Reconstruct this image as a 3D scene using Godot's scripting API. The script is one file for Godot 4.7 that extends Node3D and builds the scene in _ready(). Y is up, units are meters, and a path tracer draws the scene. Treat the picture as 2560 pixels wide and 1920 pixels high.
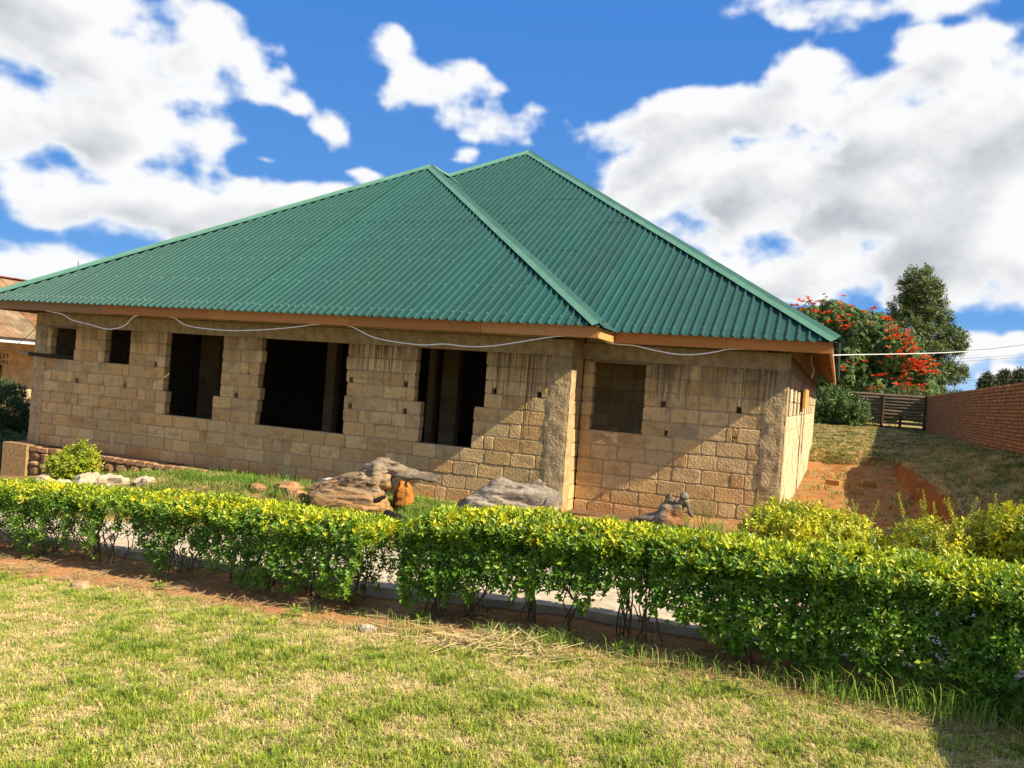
extends Node3D

const CAM := Vector3(13.848, 1.752, 10.476)
const SUN_GO := Vector3(-1.0, -0.8, -0.165)
const STONE_SEED := 11

var rng := RandomNumberGenerator.new()
var used := {}
var nz := FastNoiseLite.new()
var nz2 := FastNoiseLite.new()
var M := {}


# ---------------------------------------------------------------- helpers
class MB:
	var v := PackedVector3Array()
	var n := PackedVector3Array()
	var c := PackedColorArray()
	var u2 := PackedVector2Array()
	var idx := PackedInt32Array()
	var wall_uv := false

	func vert(p: Vector3, nn: Vector3, col: Color) -> int:
		v.append(p); n.append(nn); c.append(col)
		if wall_uv:
			u2.append(Vector2(p.x / 13.3, 1.0 - p.y / 3.0))
		return v.size() - 1

	# corners counter-clockwise seen from outside
	func face(p: Array, col: Color) -> void:
		var nn: Vector3 = (p[1] - p[0]).cross(p[2] - p[0])
		if p.size() > 3:
			nn += (p[2] - p[0]).cross(p[3] - p[0])
		if nn.length_squared() < 1e-16:
			return
		nn = nn.normalized()
		var k := v.size()
		for q in p:
			vert(q, nn, col)
		for i in range(1, p.size() - 1):
			idx.append(k); idx.append(k + i + 1); idx.append(k + i)

	func box(a: Vector3, b: Vector3, col: Color) -> void:
		var p := [Vector3(a.x, a.y, a.z), Vector3(b.x, a.y, a.z), Vector3(b.x, b.y, a.z), Vector3(a.x, b.y, a.z),
			Vector3(a.x, a.y, b.z), Vector3(b.x, a.y, b.z), Vector3(b.x, b.y, b.z), Vector3(a.x, b.y, b.z)]
		for f in [[4, 5, 6, 7], [1, 0, 3, 2], [5, 1, 2, 6], [0, 4, 7, 3], [7, 6, 2, 3], [0, 1, 5, 4]]:
			face([p[f[0]], p[f[1]], p[f[2]], p[f[3]]], col)

	# a bar of rectangular section from a to b: width w along side, height h along up
	func bar(a: Vector3, b: Vector3, w: float, h: float, up: Vector3, col: Color) -> void:
		var d := (b - a).normalized()
		var s := d.cross(up).normalized()
		var t := s.cross(d).normalized()
		var p := []
		for q in [a, b]:
			for k in [[-1, -1], [1, -1], [1, 1], [-1, 1]]:
				p.append(q + s * (w * 0.5 * k[0]) + t * (h * 0.5 * k[1]))
		for f in [[0, 1, 2, 3], [5, 4, 7, 6], [1, 5, 6, 2], [4, 0, 3, 7], [3, 2, 6, 7], [0, 4, 5, 1]]:
			face([p[f[3]], p[f[2]], p[f[1]], p[f[0]]], col)

	func tube(pts: Array, rad: Array, sides: int, col: Color, caps := true) -> void:
		var base := v.size()
		var prev := Vector3.UP
		for i in pts.size():
			var d: Vector3 = (pts[mini(i + 1, pts.size() - 1)] - pts[maxi(i - 1, 0)]).normalized()
			var s := d.cross(prev)
			if s.length() < 0.05:
				s = d.cross(Vector3.RIGHT)
			s = s.normalized()
			var t := s.cross(d)
			prev = t
			for k in sides:
				var a := TAU * k / sides
				var o := s * cos(a) + t * sin(a)
				vert(pts[i] + o * float(rad[i]), o, col)
		for i in pts.size() - 1:
			for k in sides:
				var a := base + i * sides + k
				var b := base + i * sides + (k + 1) % sides
				idx.append_array(PackedInt32Array([a, b, a + sides, b, b + sides, a + sides]))
		if caps:
			for e in [0, pts.size() - 1]:
				var ring := []
				for k in sides:
					ring.append(v[base + e * sides + k])
				var m: Vector3 = pts[e]
				for k in sides:
					var a: Vector3 = ring[k]
					var b: Vector3 = ring[(k + 1) % sides]
					if e == 0:
						face([m, b, a], col)
					else:
						face([m, a, b], col)

	func mesh(mat: Material) -> ArrayMesh:
		var am := ArrayMesh.new()
		var arr := []
		arr.resize(Mesh.ARRAY_MAX)
		arr[Mesh.ARRAY_VERTEX] = v
		arr[Mesh.ARRAY_NORMAL] = n
		arr[Mesh.ARRAY_COLOR] = c
		if wall_uv:
			arr[Mesh.ARRAY_TEX_UV2] = u2
		arr[Mesh.ARRAY_INDEX] = idx
		am.add_surface_from_arrays(Mesh.PRIMITIVE_TRIANGLES, arr)
		am.surface_set_material(0, mat)
		return am


func rf(a: float, b: float) -> float:
	return rng.randf_range(a, b)


func numbered(called: String) -> String:
	var k: int = used.get(called, 0)
	used[called] = k + 1
	return called if k == 0 else "%s_%03d" % [called, k]


func add_mesh(called: String, me: Mesh, parent: Node = null) -> MeshInstance3D:
	var o := MeshInstance3D.new()
	o.mesh = me
	if parent == null:
		o.name = numbered(called)
		add_child(o)
	else:
		var k: int = parent.get_meta("n_" + called, 0)
		parent.set_meta("n_" + called, k + 1)
		o.name = called if k == 0 else "%s_%03d" % [called, k]
		parent.add_child(o)
	return o


func obj(called: String, mb: MB, mat: Material, parent: Node = null) -> MeshInstance3D:
	return add_mesh(called, mb.mesh(mat), parent)


# a mesh whose own origin is moved to `at`
func obj_at(called: String, mb: MB, mat: Material, parent: Node, at: Vector3) -> MeshInstance3D:
	for i in mb.v.size():
		mb.v[i] -= at
	var o := obj(called, mb, mat, parent)
	o.position = at
	return o


func thing(called: String, label: String, category: String, at := Vector3.ZERO, group := "") -> Node3D:
	var o := Node3D.new()
	o.name = numbered(called)
	add_child(o)
	o.position = at
	tag(o, label, category, group)
	return o


func tag(o: Node, label: String, category: String, group := "") -> void:
	o.set_meta("label", label)
	o.set_meta("category", category)
	if group != "":
		o.set_meta("group", group)


func stuff(o: Node) -> Node:
	o.set_meta("kind", "stuff")
	return o


func structure(o: Node, label := "", category := "") -> void:
	o.set_meta("kind", "structure")
	if label != "":
		o.set_meta("label", label)
		o.set_meta("category", category)


func scatter(called: String, me: Mesh, xf: Array, cols: Array, parent: Node = null) -> MultiMeshInstance3D:
	var mm := MultiMesh.new()
	mm.transform_format = MultiMesh.TRANSFORM_3D
	mm.use_colors = true
	mm.mesh = me
	mm.instance_count = xf.size()
	for i in xf.size():
		mm.set_instance_transform(i, xf[i])
		mm.set_instance_color(i, cols[i])
	var o := MultiMeshInstance3D.new()
	o.multimesh = mm
	if parent == null:
		o.name = numbered(called)
		add_child(o)
	else:
		var k: int = parent.get_meta("n_" + called, 0)
		parent.set_meta("n_" + called, k + 1)
		o.name = called if k == 0 else "%s_%03d" % [called, k]
		parent.add_child(o)
	o.set_meta("kind", "stuff")
	return o


func interp(t: Array, x: float) -> float:
	if x <= t[0][0]:
		return t[0][1]
	for i in range(1, t.size()):
		if x <= t[i][0]:
			var k: float = (x - t[i - 1][0]) / (t[i][0] - t[i - 1][0])
			return lerpf(t[i - 1][1], t[i][1], k)
	return t[-1][1]


func grain(seed_: int, freq: float, lo: float, hi: float, size := 512, oct := 5, cell := false) -> ImageTexture:
	var f := FastNoiseLite.new()
	f.seed = seed_
	f.frequency = freq
	f.fractal_octaves = oct
	if cell:
		f.noise_type = FastNoiseLite.TYPE_CELLULAR
	var im := f.get_seamless_image(size, size)
	im.convert(Image.FORMAT_L8)
	var d := im.get_data()
	for i in d.size():
		d[i] = int(lerpf(lo, hi, d[i] / 255.0) * 255.0)
	return ImageTexture.create_from_image(Image.create_from_data(size, size, false, Image.FORMAT_L8, d))


func mat(col: Color, rough := 0.9, tex: Texture2D = null, tscale := 1.0, bump: Texture2D = null, bscale := 0.4, spec := 0.3) -> StandardMaterial3D:
	var m := StandardMaterial3D.new()
	m.albedo_color = col.linear_to_srgb()
	m.vertex_color_use_as_albedo = true
	m.roughness = rough
	m.metallic_specular = spec
	if tex or bump:
		m.uv1_triplanar = true
		m.uv1_world_triplanar = true
		m.uv1_scale = Vector3.ONE * tscale
	if tex:
		m.albedo_texture = tex
	if bump:
		m.heightmap_enabled = true
		m.heightmap_texture = bump
		m.heightmap_scale = bscale
	return m


func leaf_mat(back: float, rough := 0.45, spec := 0.5) -> StandardMaterial3D:
	var m := mat(Color(1, 1, 1), rough, null, 1.0, null, 0.0, spec)
	m.backlight_enabled = true
	m.backlight = Color(back, back, back)
	m.cull_mode = BaseMaterial3D.CULL_DISABLED
	return m


# ---------------------------------------------------------------- ground heights
const GH := [[-30.0, -1.6], [-10.0, -1.1], [0.0, -0.85], [6.2, -0.45], [8.7, -0.3], [10.0, -0.2], [11.8, -0.06], [13.0, 0.0], [15.0, 0.06], [20.0, 0.25]]
const GB := [[-30.0, -1.2], [-10.0, -0.78], [-3.0, -0.65], [0.0, -0.58], [2.1, -0.37], [3.0, -0.27], [4.4, -0.07], [5.5, -0.03], [10.0, 0.0], [12.5, 0.09], [13.2, 0.15], [15.0, 0.2], [20.0, 0.4]]
const ZL := [[0.0, 4.9], [6.8, 5.08], [8.8, 5.06], [10.3, 5.34], [11.3, 5.26], [12.2, 5.12], [13.0, 5.24], [13.6, 5.3], [15.0, 5.35], [20.0, 5.3]]
const ZB := [[0.0, 4.0], [6.0, 4.25], [8.0, 4.35], [10.0, 4.65], [12.0, 4.68], [14.0, 4.9], [16.0, 5.0]]


func ground_y(x: float, z: float) -> float:
	var h := interp(GH, x)
	var b := interp(GB, x)
	var y := lerpf(b, h, smoothstep(0.5, 2.7, z))
	if z > 4.9:
		y += 0.03 * smoothstep(4.9, 6.5, z)
	# the cut beside the house, its banks and the slope up to the boundary wall
	if x > 12.0 and z < 3.0:
		var in_trench := smoothstep(0.6, -0.6, z)
		var flo := 0.17
		var bx := 15.22 + 0.10 * nz.get_noise_2d(z * 14.0, 3.0) + 0.05 * sin(z * 1.7)
		var top := lerpf(0.55, 0.62, smoothstep(-13.0, -5.0, z)) * smoothstep(2.4, -2.2, z) + 0.12 * smoothstep(-2.2, 2.4, z)
		var bank := lerpf(flo, top, smoothstep(bx, bx + 0.17, x)) + smoothstep(15.4, 17.0, x) * (1.12 - 0.6) * smoothstep(3.0, -3.5, z)
		y = lerpf(y, bank, smoothstep(2.4, 0.2, z))
	if z < -11.0:
		var up := interp([[-40.0, 1.3], [-26.0, 1.18], [-18.0, 0.86], [-13.2, 0.62], [-12.2, 0.56], [-11.0, 0.17]], z + 0.3 * nz.get_noise_2d(x * 12.0, 9.0))
		if x < 12.5:
			up = lerpf(b, up, smoothstep(6.0, 12.5, x))
		y = maxf(y, up) if x > 12.5 else lerpf(y, up, smoothstep(-11.0, -16.0, z))
	var amp := 0.012 if z > 2.0 else 0.03
	return y + amp * nz.get_noise_2d(x * 40.0, z * 40.0) + 0.03 * nz.get_noise_2d(x * 9.0, z * 9.0)


func ground_color(x: float, z: float) -> Color:
	var soil := Color(0.49, 0.25, 0.115)
	var dry := Color(0.34, 0.27, 0.11)
	var green := Color(0.13, 0.16, 0.035)
	var p := 0.5 + 0.5 * nz.get_noise_2d(x * 30.0, z * 30.0 + 70.0)
	var c := dry.lerp(green, clampf(p * 1.4 - 0.2, 0, 1))
	if z > 4.0:
		var e := smoothstep(-0.18, 0.22, z - interp(ZL, x) + 0.25 * nz2.get_noise_2d(x * 60.0, z * 60.0))
		c = soil.lerp(c, e)
	elif z > 2.4:
		c = soil
	if z < 2.4 and x < 12.5:
		c = c.lerp(soil, smoothstep(0.25, 0.55, nz2.get_noise_2d(x * 35.0, z * 35.0)))
		c = c.lerp(Color(0.45, 0.24, 0.1), smoothstep(0.45, 0.15, z) * 0.8)
	if x < 1.0 and z < 3.0:
		c = c.lerp(Color(0.28, 0.17, 0.09), smoothstep(1.0, -0.5, x))
	if x > 12.6 and z < 1.4:
		var red := Color(0.36, 0.15, 0.05).lerp(Color(0.40, 0.25, 0.12), clampf(p * 1.5 - 0.3, 0, 1))
		var on_floor := smoothstep(15.50, 15.38, x + 0.08 * nz2.get_noise_2d(x * 50.0, z * 50.0)) * smoothstep(1.4, 0.4, z) * smoothstep(-12.15, -11.75, z + 0.15 * nz2.get_noise_2d(x * 50.0, 5.0))
		red = red.lerp(Color(0.25, 0.105, 0.04), smoothstep(15.12, 15.3, x))
		var straw := Color(0.42, 0.31, 0.13).lerp(Color(0.16, 0.18, 0.05), clampf(p * 1.3 - 0.25, 0, 1))
		c = straw.lerp(red, on_floor)
	return c


# ---------------------------------------------------------------- sky
# clouds of the day: azimuth, elevation, half width, half height in degrees
const CLOUDS := [[-52.3, 19.1, 8.1, 2.8], [-45.1, 19.2, 3.9, 2.4], [-41.6, 18.4, 2.9, 1.5], [-51.2, 13.3, 7.5, 2.6], [-44.4, 13.4, 2.5, 1.7], [-46.9, 9.5, 8.9, 2.3], [-38.6, 11.3, 5.7, 1.4], [-53.6, 5.4, 4.1, 1.9], [-38.5, 17.2, 2.1, 0.9], [-35.4, 16.1, 1.9, 1.1],
	[-32.2, 21.6, 2.7, 1.4], [-29.7, 19.8, 3.6, 1.9], [-24.2, 17.6, 3.3, 1.2], [-27.5, 15.2, 2.1, 0.7], [-34.1, 13.4, 1.9, 0.8], [-39.4, 13.3, 1.2, 0.4], [-13.9, 18.3, 3.5, 2.1], [-8.8, 18.4, 5.9, 2.0], [-12.6, 14.5, 4.8, 2.5], [-5.7, 14.0, 7.9, 3.6],
	[-1.2, 19.6, 4.3, 2.6], [4.2, 17.7, 6.9, 3.8], [8.5, 17.9, 3.4, 3.9], [1.6, 12.2, 9.1, 3.2], [7.0, 11.0, 6.5, 3.6], [-2.4, 8.9, 8.1, 1.8], [8.4, 7.9, 3.9, 1.4], [4.6, 7.5, 4.7, 1.4], [0.7, 24.9, 9.2, 1.3], [6.7, 22.3, 3.0, 1.5], [3.1, 22.2, 4.0, 1.0], [8.4, 4.2, 3.2, 0.8], [8.8, 2.7, 3.6, 0.4]]


func cloud_base(az: float, el: float) -> float:
	var d := -0.6
	var wa := az + 2.2 * nz2.get_noise_2d(az * 3.0, el * 4.0)
	el = maxf(el + 1.1 * nz2.get_noise_2d(az * 3.0 + 90.0, el * 4.0), 0.0)
	az = wa
	for e in CLOUDS:
		var a: float = (az - e[0]) / e[2]
		var b: float = (el - e[1]) / e[3]
		var r := a * a + b * b
		if r < 4.0:
			d = maxf(d, minf(0.85, 0.30 + 0.17 * e[3]) - 0.52 * r)
	# away from those, clouds like them come from noise, cover raised as fill light
	var away := maxf(smoothstep(8.0, 20.0, absf(az + 24.0) - 30.0), smoothstep(24.0, 34.0, el))
	if away > 0.0:
		var g := 1.0 / maxf(sin(deg_to_rad(el)) + 0.12, 0.05)
		var q := Vector3(sin(deg_to_rad(az)) * g, 0, -cos(deg_to_rad(az)) * g) * 16.0
		d = lerpf(d, nz.get_noise_3dv(q) * 2.2 + 0.25, away)
	return d


func cloud_patch(w: int, az0: float, el0: float, az1: float, el1: float) -> Image:
	var step := 360.0 / w
	var nx := int(ceil((az1 - az0) / step))
	var ny := int(ceil((el1 - el0) / step))
	var f := FastNoiseLite.new()
	f.seed = 5
	f.frequency = 0.15
	f.fractal_octaves = 6
	f.fractal_gain = 0.53
	var coarse := 6
	var cx := nx / coarse + 2
	var cy := ny / coarse + 2
	var base := PackedFloat32Array()
	base.resize(cx * cy)
	for j in cy:
		for i in cx:
			base[j * cx + i] = cloud_base(az0 + i * coarse * step, el1 - j * coarse * step)
	var dens := PackedFloat32Array()
	dens.resize(nx * ny)
	for j in ny:
		var el := el1 - j * step
		var cj := j / coarse
		var tj := float(j % coarse) / coarse
		for i in nx:
			var ci := i / coarse
			var ti := float(i % coarse) / coarse
			var k := cj * cx + ci
			var b := lerpf(lerpf(base[k], base[k + 1], ti), lerpf(base[k + cx], base[k + cx + 1], ti), tj)
			dens[j * nx + i] = b + 0.85 * f.get_noise_2d((az0 + i * step) * 0.8, el * 1.15)
	var data := PackedByteArray()
	data.resize(nx * ny * 4)
	var oi := int(2.2 / step)
	var oj := int(1.5 / step)
	for j in ny:
		var el := maxf(el1 - j * step, 0.0)
		var t := clampf(1.0 - exp(-el / 15.0), 0.0, 1.0)
		var blue := Color(0.14, 0.33, 0.61).lerp(Color(0.024, 0.130, 0.435), t)
		var hazy := smoothstep(7.0, 0.0, el)
		blue = blue.lerp(Color(0.40, 0.53, 0.68), hazy * 0.7)
		for i in nx:
			var d := dens[j * nx + i]
			var a := smoothstep(-0.10, 0.36, d)
			var col := blue
			if a > 0.0:
				var k := maxi(j - oj, 0) * nx + mini(i + oi, nx - 1)
				var over := maxf(dens[k], 0.0)
				var k2 := maxi(j - oj / 2, 0) * nx + mini(i + oi / 2, nx - 1)
				over = 0.6 * over + 0.4 * maxf(dens[k2], 0.0)
				var s := clampf(over * 1.15 - 0.42, 0.0, 0.95) * smoothstep(0.15, 0.6, d)
				var wh := Color(0.645, 0.65, 0.655).lerp(Color(0.31, 0.33, 0.365), s)
				if d < 0.4:
					wh = wh.lerp(Color(0.50, 0.57, 0.68), smoothstep(0.4, 0.05, d) * 0.6)
				col = blue.lerp(wh, a)
			col = col.linear_to_srgb()
			var q := (j * nx + i) * 4
			data[q] = int(clampf(col.r, 0, 1) * 255.0)
			data[q + 1] = int(clampf(col.g, 0, 1) * 255.0)
			data[q + 2] = int(clampf(col.b, 0, 1) * 255.0)
			data[q + 3] = 255
	return Image.create_from_data(nx, ny, false, Image.FORMAT_RGBA8, data)


func make_sky() -> ImageTexture:
	var w := 4096
	var whole := Image.create_empty(w, w / 2, false, Image.FORMAT_RGBA8)
	var rough := cloud_patch(768, -180.0, 0.0, 180.0, 90.0)
	rough.resize(w, w / 4, Image.INTERPOLATE_CUBIC)
	whole.fill(Color(0.50, 0.47, 0.38))
	var rolled := Image.create_empty(w, w / 4, false, Image.FORMAT_RGBA8)
	rolled.blit_rect(rough, Rect2i(w / 2, 0, w / 2, w / 4), Vector2i(0, 0))
	rolled.blit_rect(rough, Rect2i(0, 0, w / 2, w / 4), Vector2i(w / 2, 0))
	whole.blit_rect(rolled, Rect2i(0, 0, w, w / 4), Vector2i(0, 0))
	var step := 360.0 / w
	var a0 := -64.0
	var a1 := 20.0
	var fine := cloud_patch(w, a0, 0.0, a1, 30.0)
	var left := int(round(-a0 / step))
	var row := w / 4 - fine.get_height()
	whole.blit_rect(fine, Rect2i(0, 0, left, fine.get_height()), Vector2i(w - left, row))
	whole.blit_rect(fine, Rect2i(left, 0, fine.get_width() - left, fine.get_height()), Vector2i(0, row))
	return ImageTexture.create_from_image(whole)


func _ready() -> void:
	rng.seed = 20240607
	nz.seed = 3
	nz.frequency = 0.05
	nz.fractal_octaves = 4
	nz2.seed = 8
	nz2.frequency = 0.05
	nz2.fractal_octaves = 3
	var cam := Camera3D.new()
	cam.name = "camera"
	cam.fov = 51.03
	cam.near = 0.05
	cam.far = 900.0
	cam.transform = Transform3D(Basis(Vector3.UP, 0.38648) * Basis(Vector3.RIGHT, 0.0009) * Basis(Vector3.BACK, 0.07523), CAM)
	add_child(cam)
	cam.current = true
	var env := Environment.new()
	env.background_mode = Environment.BG_SKY
	var sky := Sky.new()
	var sm := PanoramaSkyMaterial.new()
	sm.panorama = make_sky()
	sm.energy_multiplier = 0.74
	sky.sky_material = sm
	env.sky = sky
	env.tonemap_mode = Environment.TONE_MAPPER_LINEAR
	env.tonemap_exposure = 2.05
	env.sdfgi_enabled = true
	env.ssao_enabled = true
	env.ssil_enabled = true
	var we := WorldEnvironment.new()
	we.name = "world"
	we.environment = env
	add_child(we)
	var sun := DirectionalLight3D.new()
	sun.name = "sun"
	sun.light_energy = 1.6
	sun.light_color = Color(1.0, 0.93, 0.80)
	sun.light_angular_distance = 0.5
	sun.shadow_enabled = true
	add_child(sun)
	sun.look_at_from_position(Vector3.ZERO, SUN_GO, Vector3.UP)
	materials()
	build_ground()
	build_house()
	build_neighbour()
	build_boundary()
	build_trees()
	build_front_yard()
	build_hedges()
	build_grass()
	build_cables()


func materials() -> void:
	var g1 := grain(21, 0.02, 0.86, 1.0)
	var g2 := grain(22, 0.035, 0.0, 1.0, 512, 6)
	var g3 := grain(23, 0.012, 0.76, 1.0, 512, 5)
	M.g1 = g1
	M.g2 = g2
	M.ground = mat(Color(1, 1, 1), 1.0, g1, 1.1, g2, 1.6, 0.1)
	M.block = mat(Color(1, 1, 1), 0.95, g1, 1.3, g2, 0.5, 0.15)
	M.block.detail_enabled = true
	M.block.detail_albedo = wall_stains()
	M.block.detail_uv_layer = BaseMaterial3D.DETAIL_UV_2
	M.block.detail_blend_mode = BaseMaterial3D.BLEND_MODE_MIX
	M.concrete = mat(Color(1, 1, 1), 0.95, g3, 1.2, g2, 0.7, 0.15)
	M.concrete.detail_enabled = true
	M.concrete.detail_albedo = M.block.detail_albedo
	M.concrete.detail_uv_layer = BaseMaterial3D.DETAIL_UV_2
	M.plain = mat(Color(1, 1, 1), 0.95, g3, 1.0, g2, 0.5, 0.15)
	M.roof = mat(Color(1, 1, 1), 0.5, grain(31, 0.01, 0.86, 1.0), 0.5, null, 0.0, 0.35)
	M.wood = mat(Color(1, 1, 1), 0.7, g1, 1.0, g2, 0.15, 0.3)
	M.wood.uv1_scale = Vector3(0.7, 9.0, 0.7)
	M.drift = mat(Color(1, 1, 1), 0.9, grain(41, 0.03, 0.60, 1.0, 512, 6), 2.0, g2, 1.2, 0.15)
	M.drift.uv1_scale = Vector3(0.9, 6.0, 5.0)
	M.stone = mat(Color(1, 1, 1), 0.95, g3, 2.0, g2, 0.8, 0.2)
	M.rust = mat(Color(1, 1, 1), 0.85, grain(33, 0.008, 0.45, 1.0), 0.55, null, 0.0, 0.2)
	M.paint = mat(Color(1, 1, 1), 0.85, g3, 0.4, null, 0.0, 0.2)
	M.cable = mat(Color(1, 1, 1), 0.5)
	M.brick = mat(Color(1, 1, 1), 0.95, g1, 1.5, g2, 0.6, 0.1)
	M.leaf = leaf_mat(0.75)
	M.tree_leaf = leaf_mat(0.35, 0.55, 0.4)
	M.grass = leaf_mat(0.5, 0.6, 0.25)
	M.path = mat(Color(1, 1, 1), 0.95, g3, 0.8, g2, 0.5, 0.1)


# lime and rain marks that run down the block walls under the ring beam, and red soil splashed on the lowest course
func wall_stains() -> ImageTexture:
	var w := 1600
	var h := 360
	var im := Image.create_empty(w, h, false, Image.FORMAT_RGBA8)
	im.fill(Color(0.2, 0.17, 0.13, 0.0))
	var r := RandomNumberGenerator.new()
	r.seed = 77
	var px := w / 13.3
	var py := h / 3.0
	# faint broad weathering under the beam, red splash below
	for x in w:
		for y in h:
			var my := 3.0 - y / py
			var mx := x / px
			if my < 0.45:
				var a := smoothstep(0.30, -0.06, my + 0.22 * nz.get_noise_2d(mx * 40.0, my * 30.0)) * 0.4
				if a > 0.01:
					im.set_pixel(x, y, Color(0.66, 0.36, 0.17, a))
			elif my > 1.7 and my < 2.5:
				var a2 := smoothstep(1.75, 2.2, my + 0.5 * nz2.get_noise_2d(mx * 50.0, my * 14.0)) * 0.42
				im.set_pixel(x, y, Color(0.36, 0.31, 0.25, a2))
			else:
				var a3 := smoothstep(0.05, 0.45, nz2.get_noise_2d(mx * 55.0 + 300.0, my * 75.0)) * 0.30
				if a3 > 0.01:
					im.set_pixel(x, y, Color(0.47, 0.36, 0.24, a3))
	var groups := [[0.3, 3.1, 26, 0.25], [2.5, 3.15, 14, 0.3], [4.45, 5.15, 22, 0.3], [6.9, 8.0, 60, 0.62], [9.25, 10.2, 55, 0.8], [9.7, 10.0, 12, 1.7], [11.4, 13.0, 80, 0.7], [11.5, 11.75, 18, 0.9], [12.5, 13.1, 22, 0.8]]
	for gq in groups:
		for k in int(gq[2]):
			var x0 := int(r.randf_range(gq[0], gq[1]) * px)
			var ln := r.randf_range(0.15, 1.0) * float(gq[3])
			var wd := r.randi_range(1, 4)
			var dk := r.randf_range(0.35, 0.85)
			var steps := int(ln * py)
			for s in steps:
				var yy := int((3.0 - 2.2) * py) + s
				var fall := 1.0 - float(s) / steps
				var ww := maxi(1, int(round(wd * (0.4 + 0.6 * fall))))
				for q in ww:
					var xx := x0 + q
					if xx < w and yy < h:
						var o := im.get_pixel(xx, yy)
						im.set_pixel(xx, yy, Color(0.25, 0.20, 0.15, maxf(o.a, dk * (0.35 + 0.65 * sqrt(fall)))))
	return ImageTexture.create_from_image(im)


func build_ground() -> void:
	var xs := PackedFloat32Array()
	var zs := PackedFloat32Array()
	for a in [-500.0, -300.0, -180.0, -110.0, -70.0, -45.0, -30.0, -22.0, -17.0, -13.0, -10.0, -8.0, -6.0, -4.5, -3.0, -2.0]:
		xs.append(a)
	var x := -1.2
	while x < 17.6:
		xs.append(x)
		x += 0.11 if x > 12.0 else 0.16
	for a in [18.5, 20.0, 23.0, 28.0, 36.0, 50.0, 80.0, 130.0, 220.0, 350.0, 500.0]:
		xs.append(a)
	for a in [-600.0, -400.0, -260.0, -170.0, -120.0, -90.0, -70.0, -55.0, -45.0, -38.0, -33.0, -30.0, -28.0]:
		zs.append(a)
	var z := -26.0
	while z < 11.5:
		zs.append(z)
		z += 0.13 if z > -13.0 else 0.3
	for a in [12.5, 14.0, 17.0, 22.0, 30.0, 50.0, 90.0, 160.0, 300.0]:
		zs.append(a)
	var mb := MB.new()
	var nx := xs.size()
	var hh := PackedFloat32Array()
	for j in zs.size():
		for i in nx:
			hh.append(ground_y(xs[i], zs[j]))
	for j in zs.size():
		for i in nx:
			var i0 := maxi(i - 1, 0)
			var i1 := mini(i + 1, nx - 1)
			var j0 := maxi(j - 1, 0)
			var j1 := mini(j + 1, zs.size() - 1)
			var dx := (hh[j * nx + i1] - hh[j * nx + i0]) / (xs[i1] - xs[i0])
			var dz := (hh[j1 * nx + i] - hh[j0 * nx + i]) / (zs[j1] - zs[j0])
			mb.vert(Vector3(xs[i], hh[j * nx + i], zs[j]), Vector3(-dx, 1, -dz).normalized(), ground_color(xs[i], zs[j]))
	for j in zs.size() - 1:
		for i in nx - 1:
			var a := j * nx + i
			mb.idx.append_array(PackedInt32Array([a, a + 1, a + nx, a + 1, a + nx + 1, a + nx]))
	structure(obj("ground", mb, M.ground))
	# the concrete path behind the hedge
	mb = MB.new()
	var pc := Color(0.63, 0.545, 0.42)
	var k := -20.0
	while k < 16.0:
		var k2 := k + 0.5
		var ya := interp(GH, k) + 0.075
		var yb := interp(GH, k2) + 0.075
		var za := interp(ZB, k) - 0.32
		var zb := interp(ZB, k2) - 0.32
		var col := pc * rf(0.95, 1.05)
		col.a = 1.0
		mb.face([Vector3(k, ya, za), Vector3(k2, yb, zb), Vector3(k2, yb, 2.55), Vector3(k, ya, 2.55)], col)
		mb.face([Vector3(k, ya - 0.3, za + 0.01), Vector3(k2, yb - 0.3, zb + 0.01), Vector3(k2, yb, zb), Vector3(k, ya, za)], col)
		mb.face([Vector3(k2, yb - 0.3, 2.55), Vector3(k, ya - 0.3, 2.55), Vector3(k, ya, 2.55), Vector3(k2, yb, 2.55)], col)
		k = k2
	structure(obj("path", mb, M.path))
	# far hills beyond the wall
	mb = MB.new()
	for s in 60:
		var x0 := -160.0 + s * 7.0
		var ha := 3.6 + 1.9 * nz.get_noise_2d(x0 * 0.4, 1.0) + smoothstep(60.0, 10.0, x0) * 0.6
		var hb := 3.6 + 1.9 * nz.get_noise_2d((x0 + 7.0) * 0.4, 1.0) + smoothstep(60.0, 10.0, x0 + 7.0) * 0.6
		mb.face([Vector3(x0, -2, -270), Vector3(x0 + 7, -2, -270), Vector3(x0 + 7, hb, -310), Vector3(x0, ha, -310)], Color(0.07, 0.09, 0.035))
		mb.face([Vector3(x0, ha, -310), Vector3(x0 + 7, hb, -310), Vector3(x0 + 7, -2, -390), Vector3(x0, -2, -390)], Color(0.07, 0.09, 0.035))
	structure(obj("hills", mb, M.ground))


# ---------------------------------------------------------------- house
const PLANE2 := -0.55
const BEAM_LO := 2.2


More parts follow.
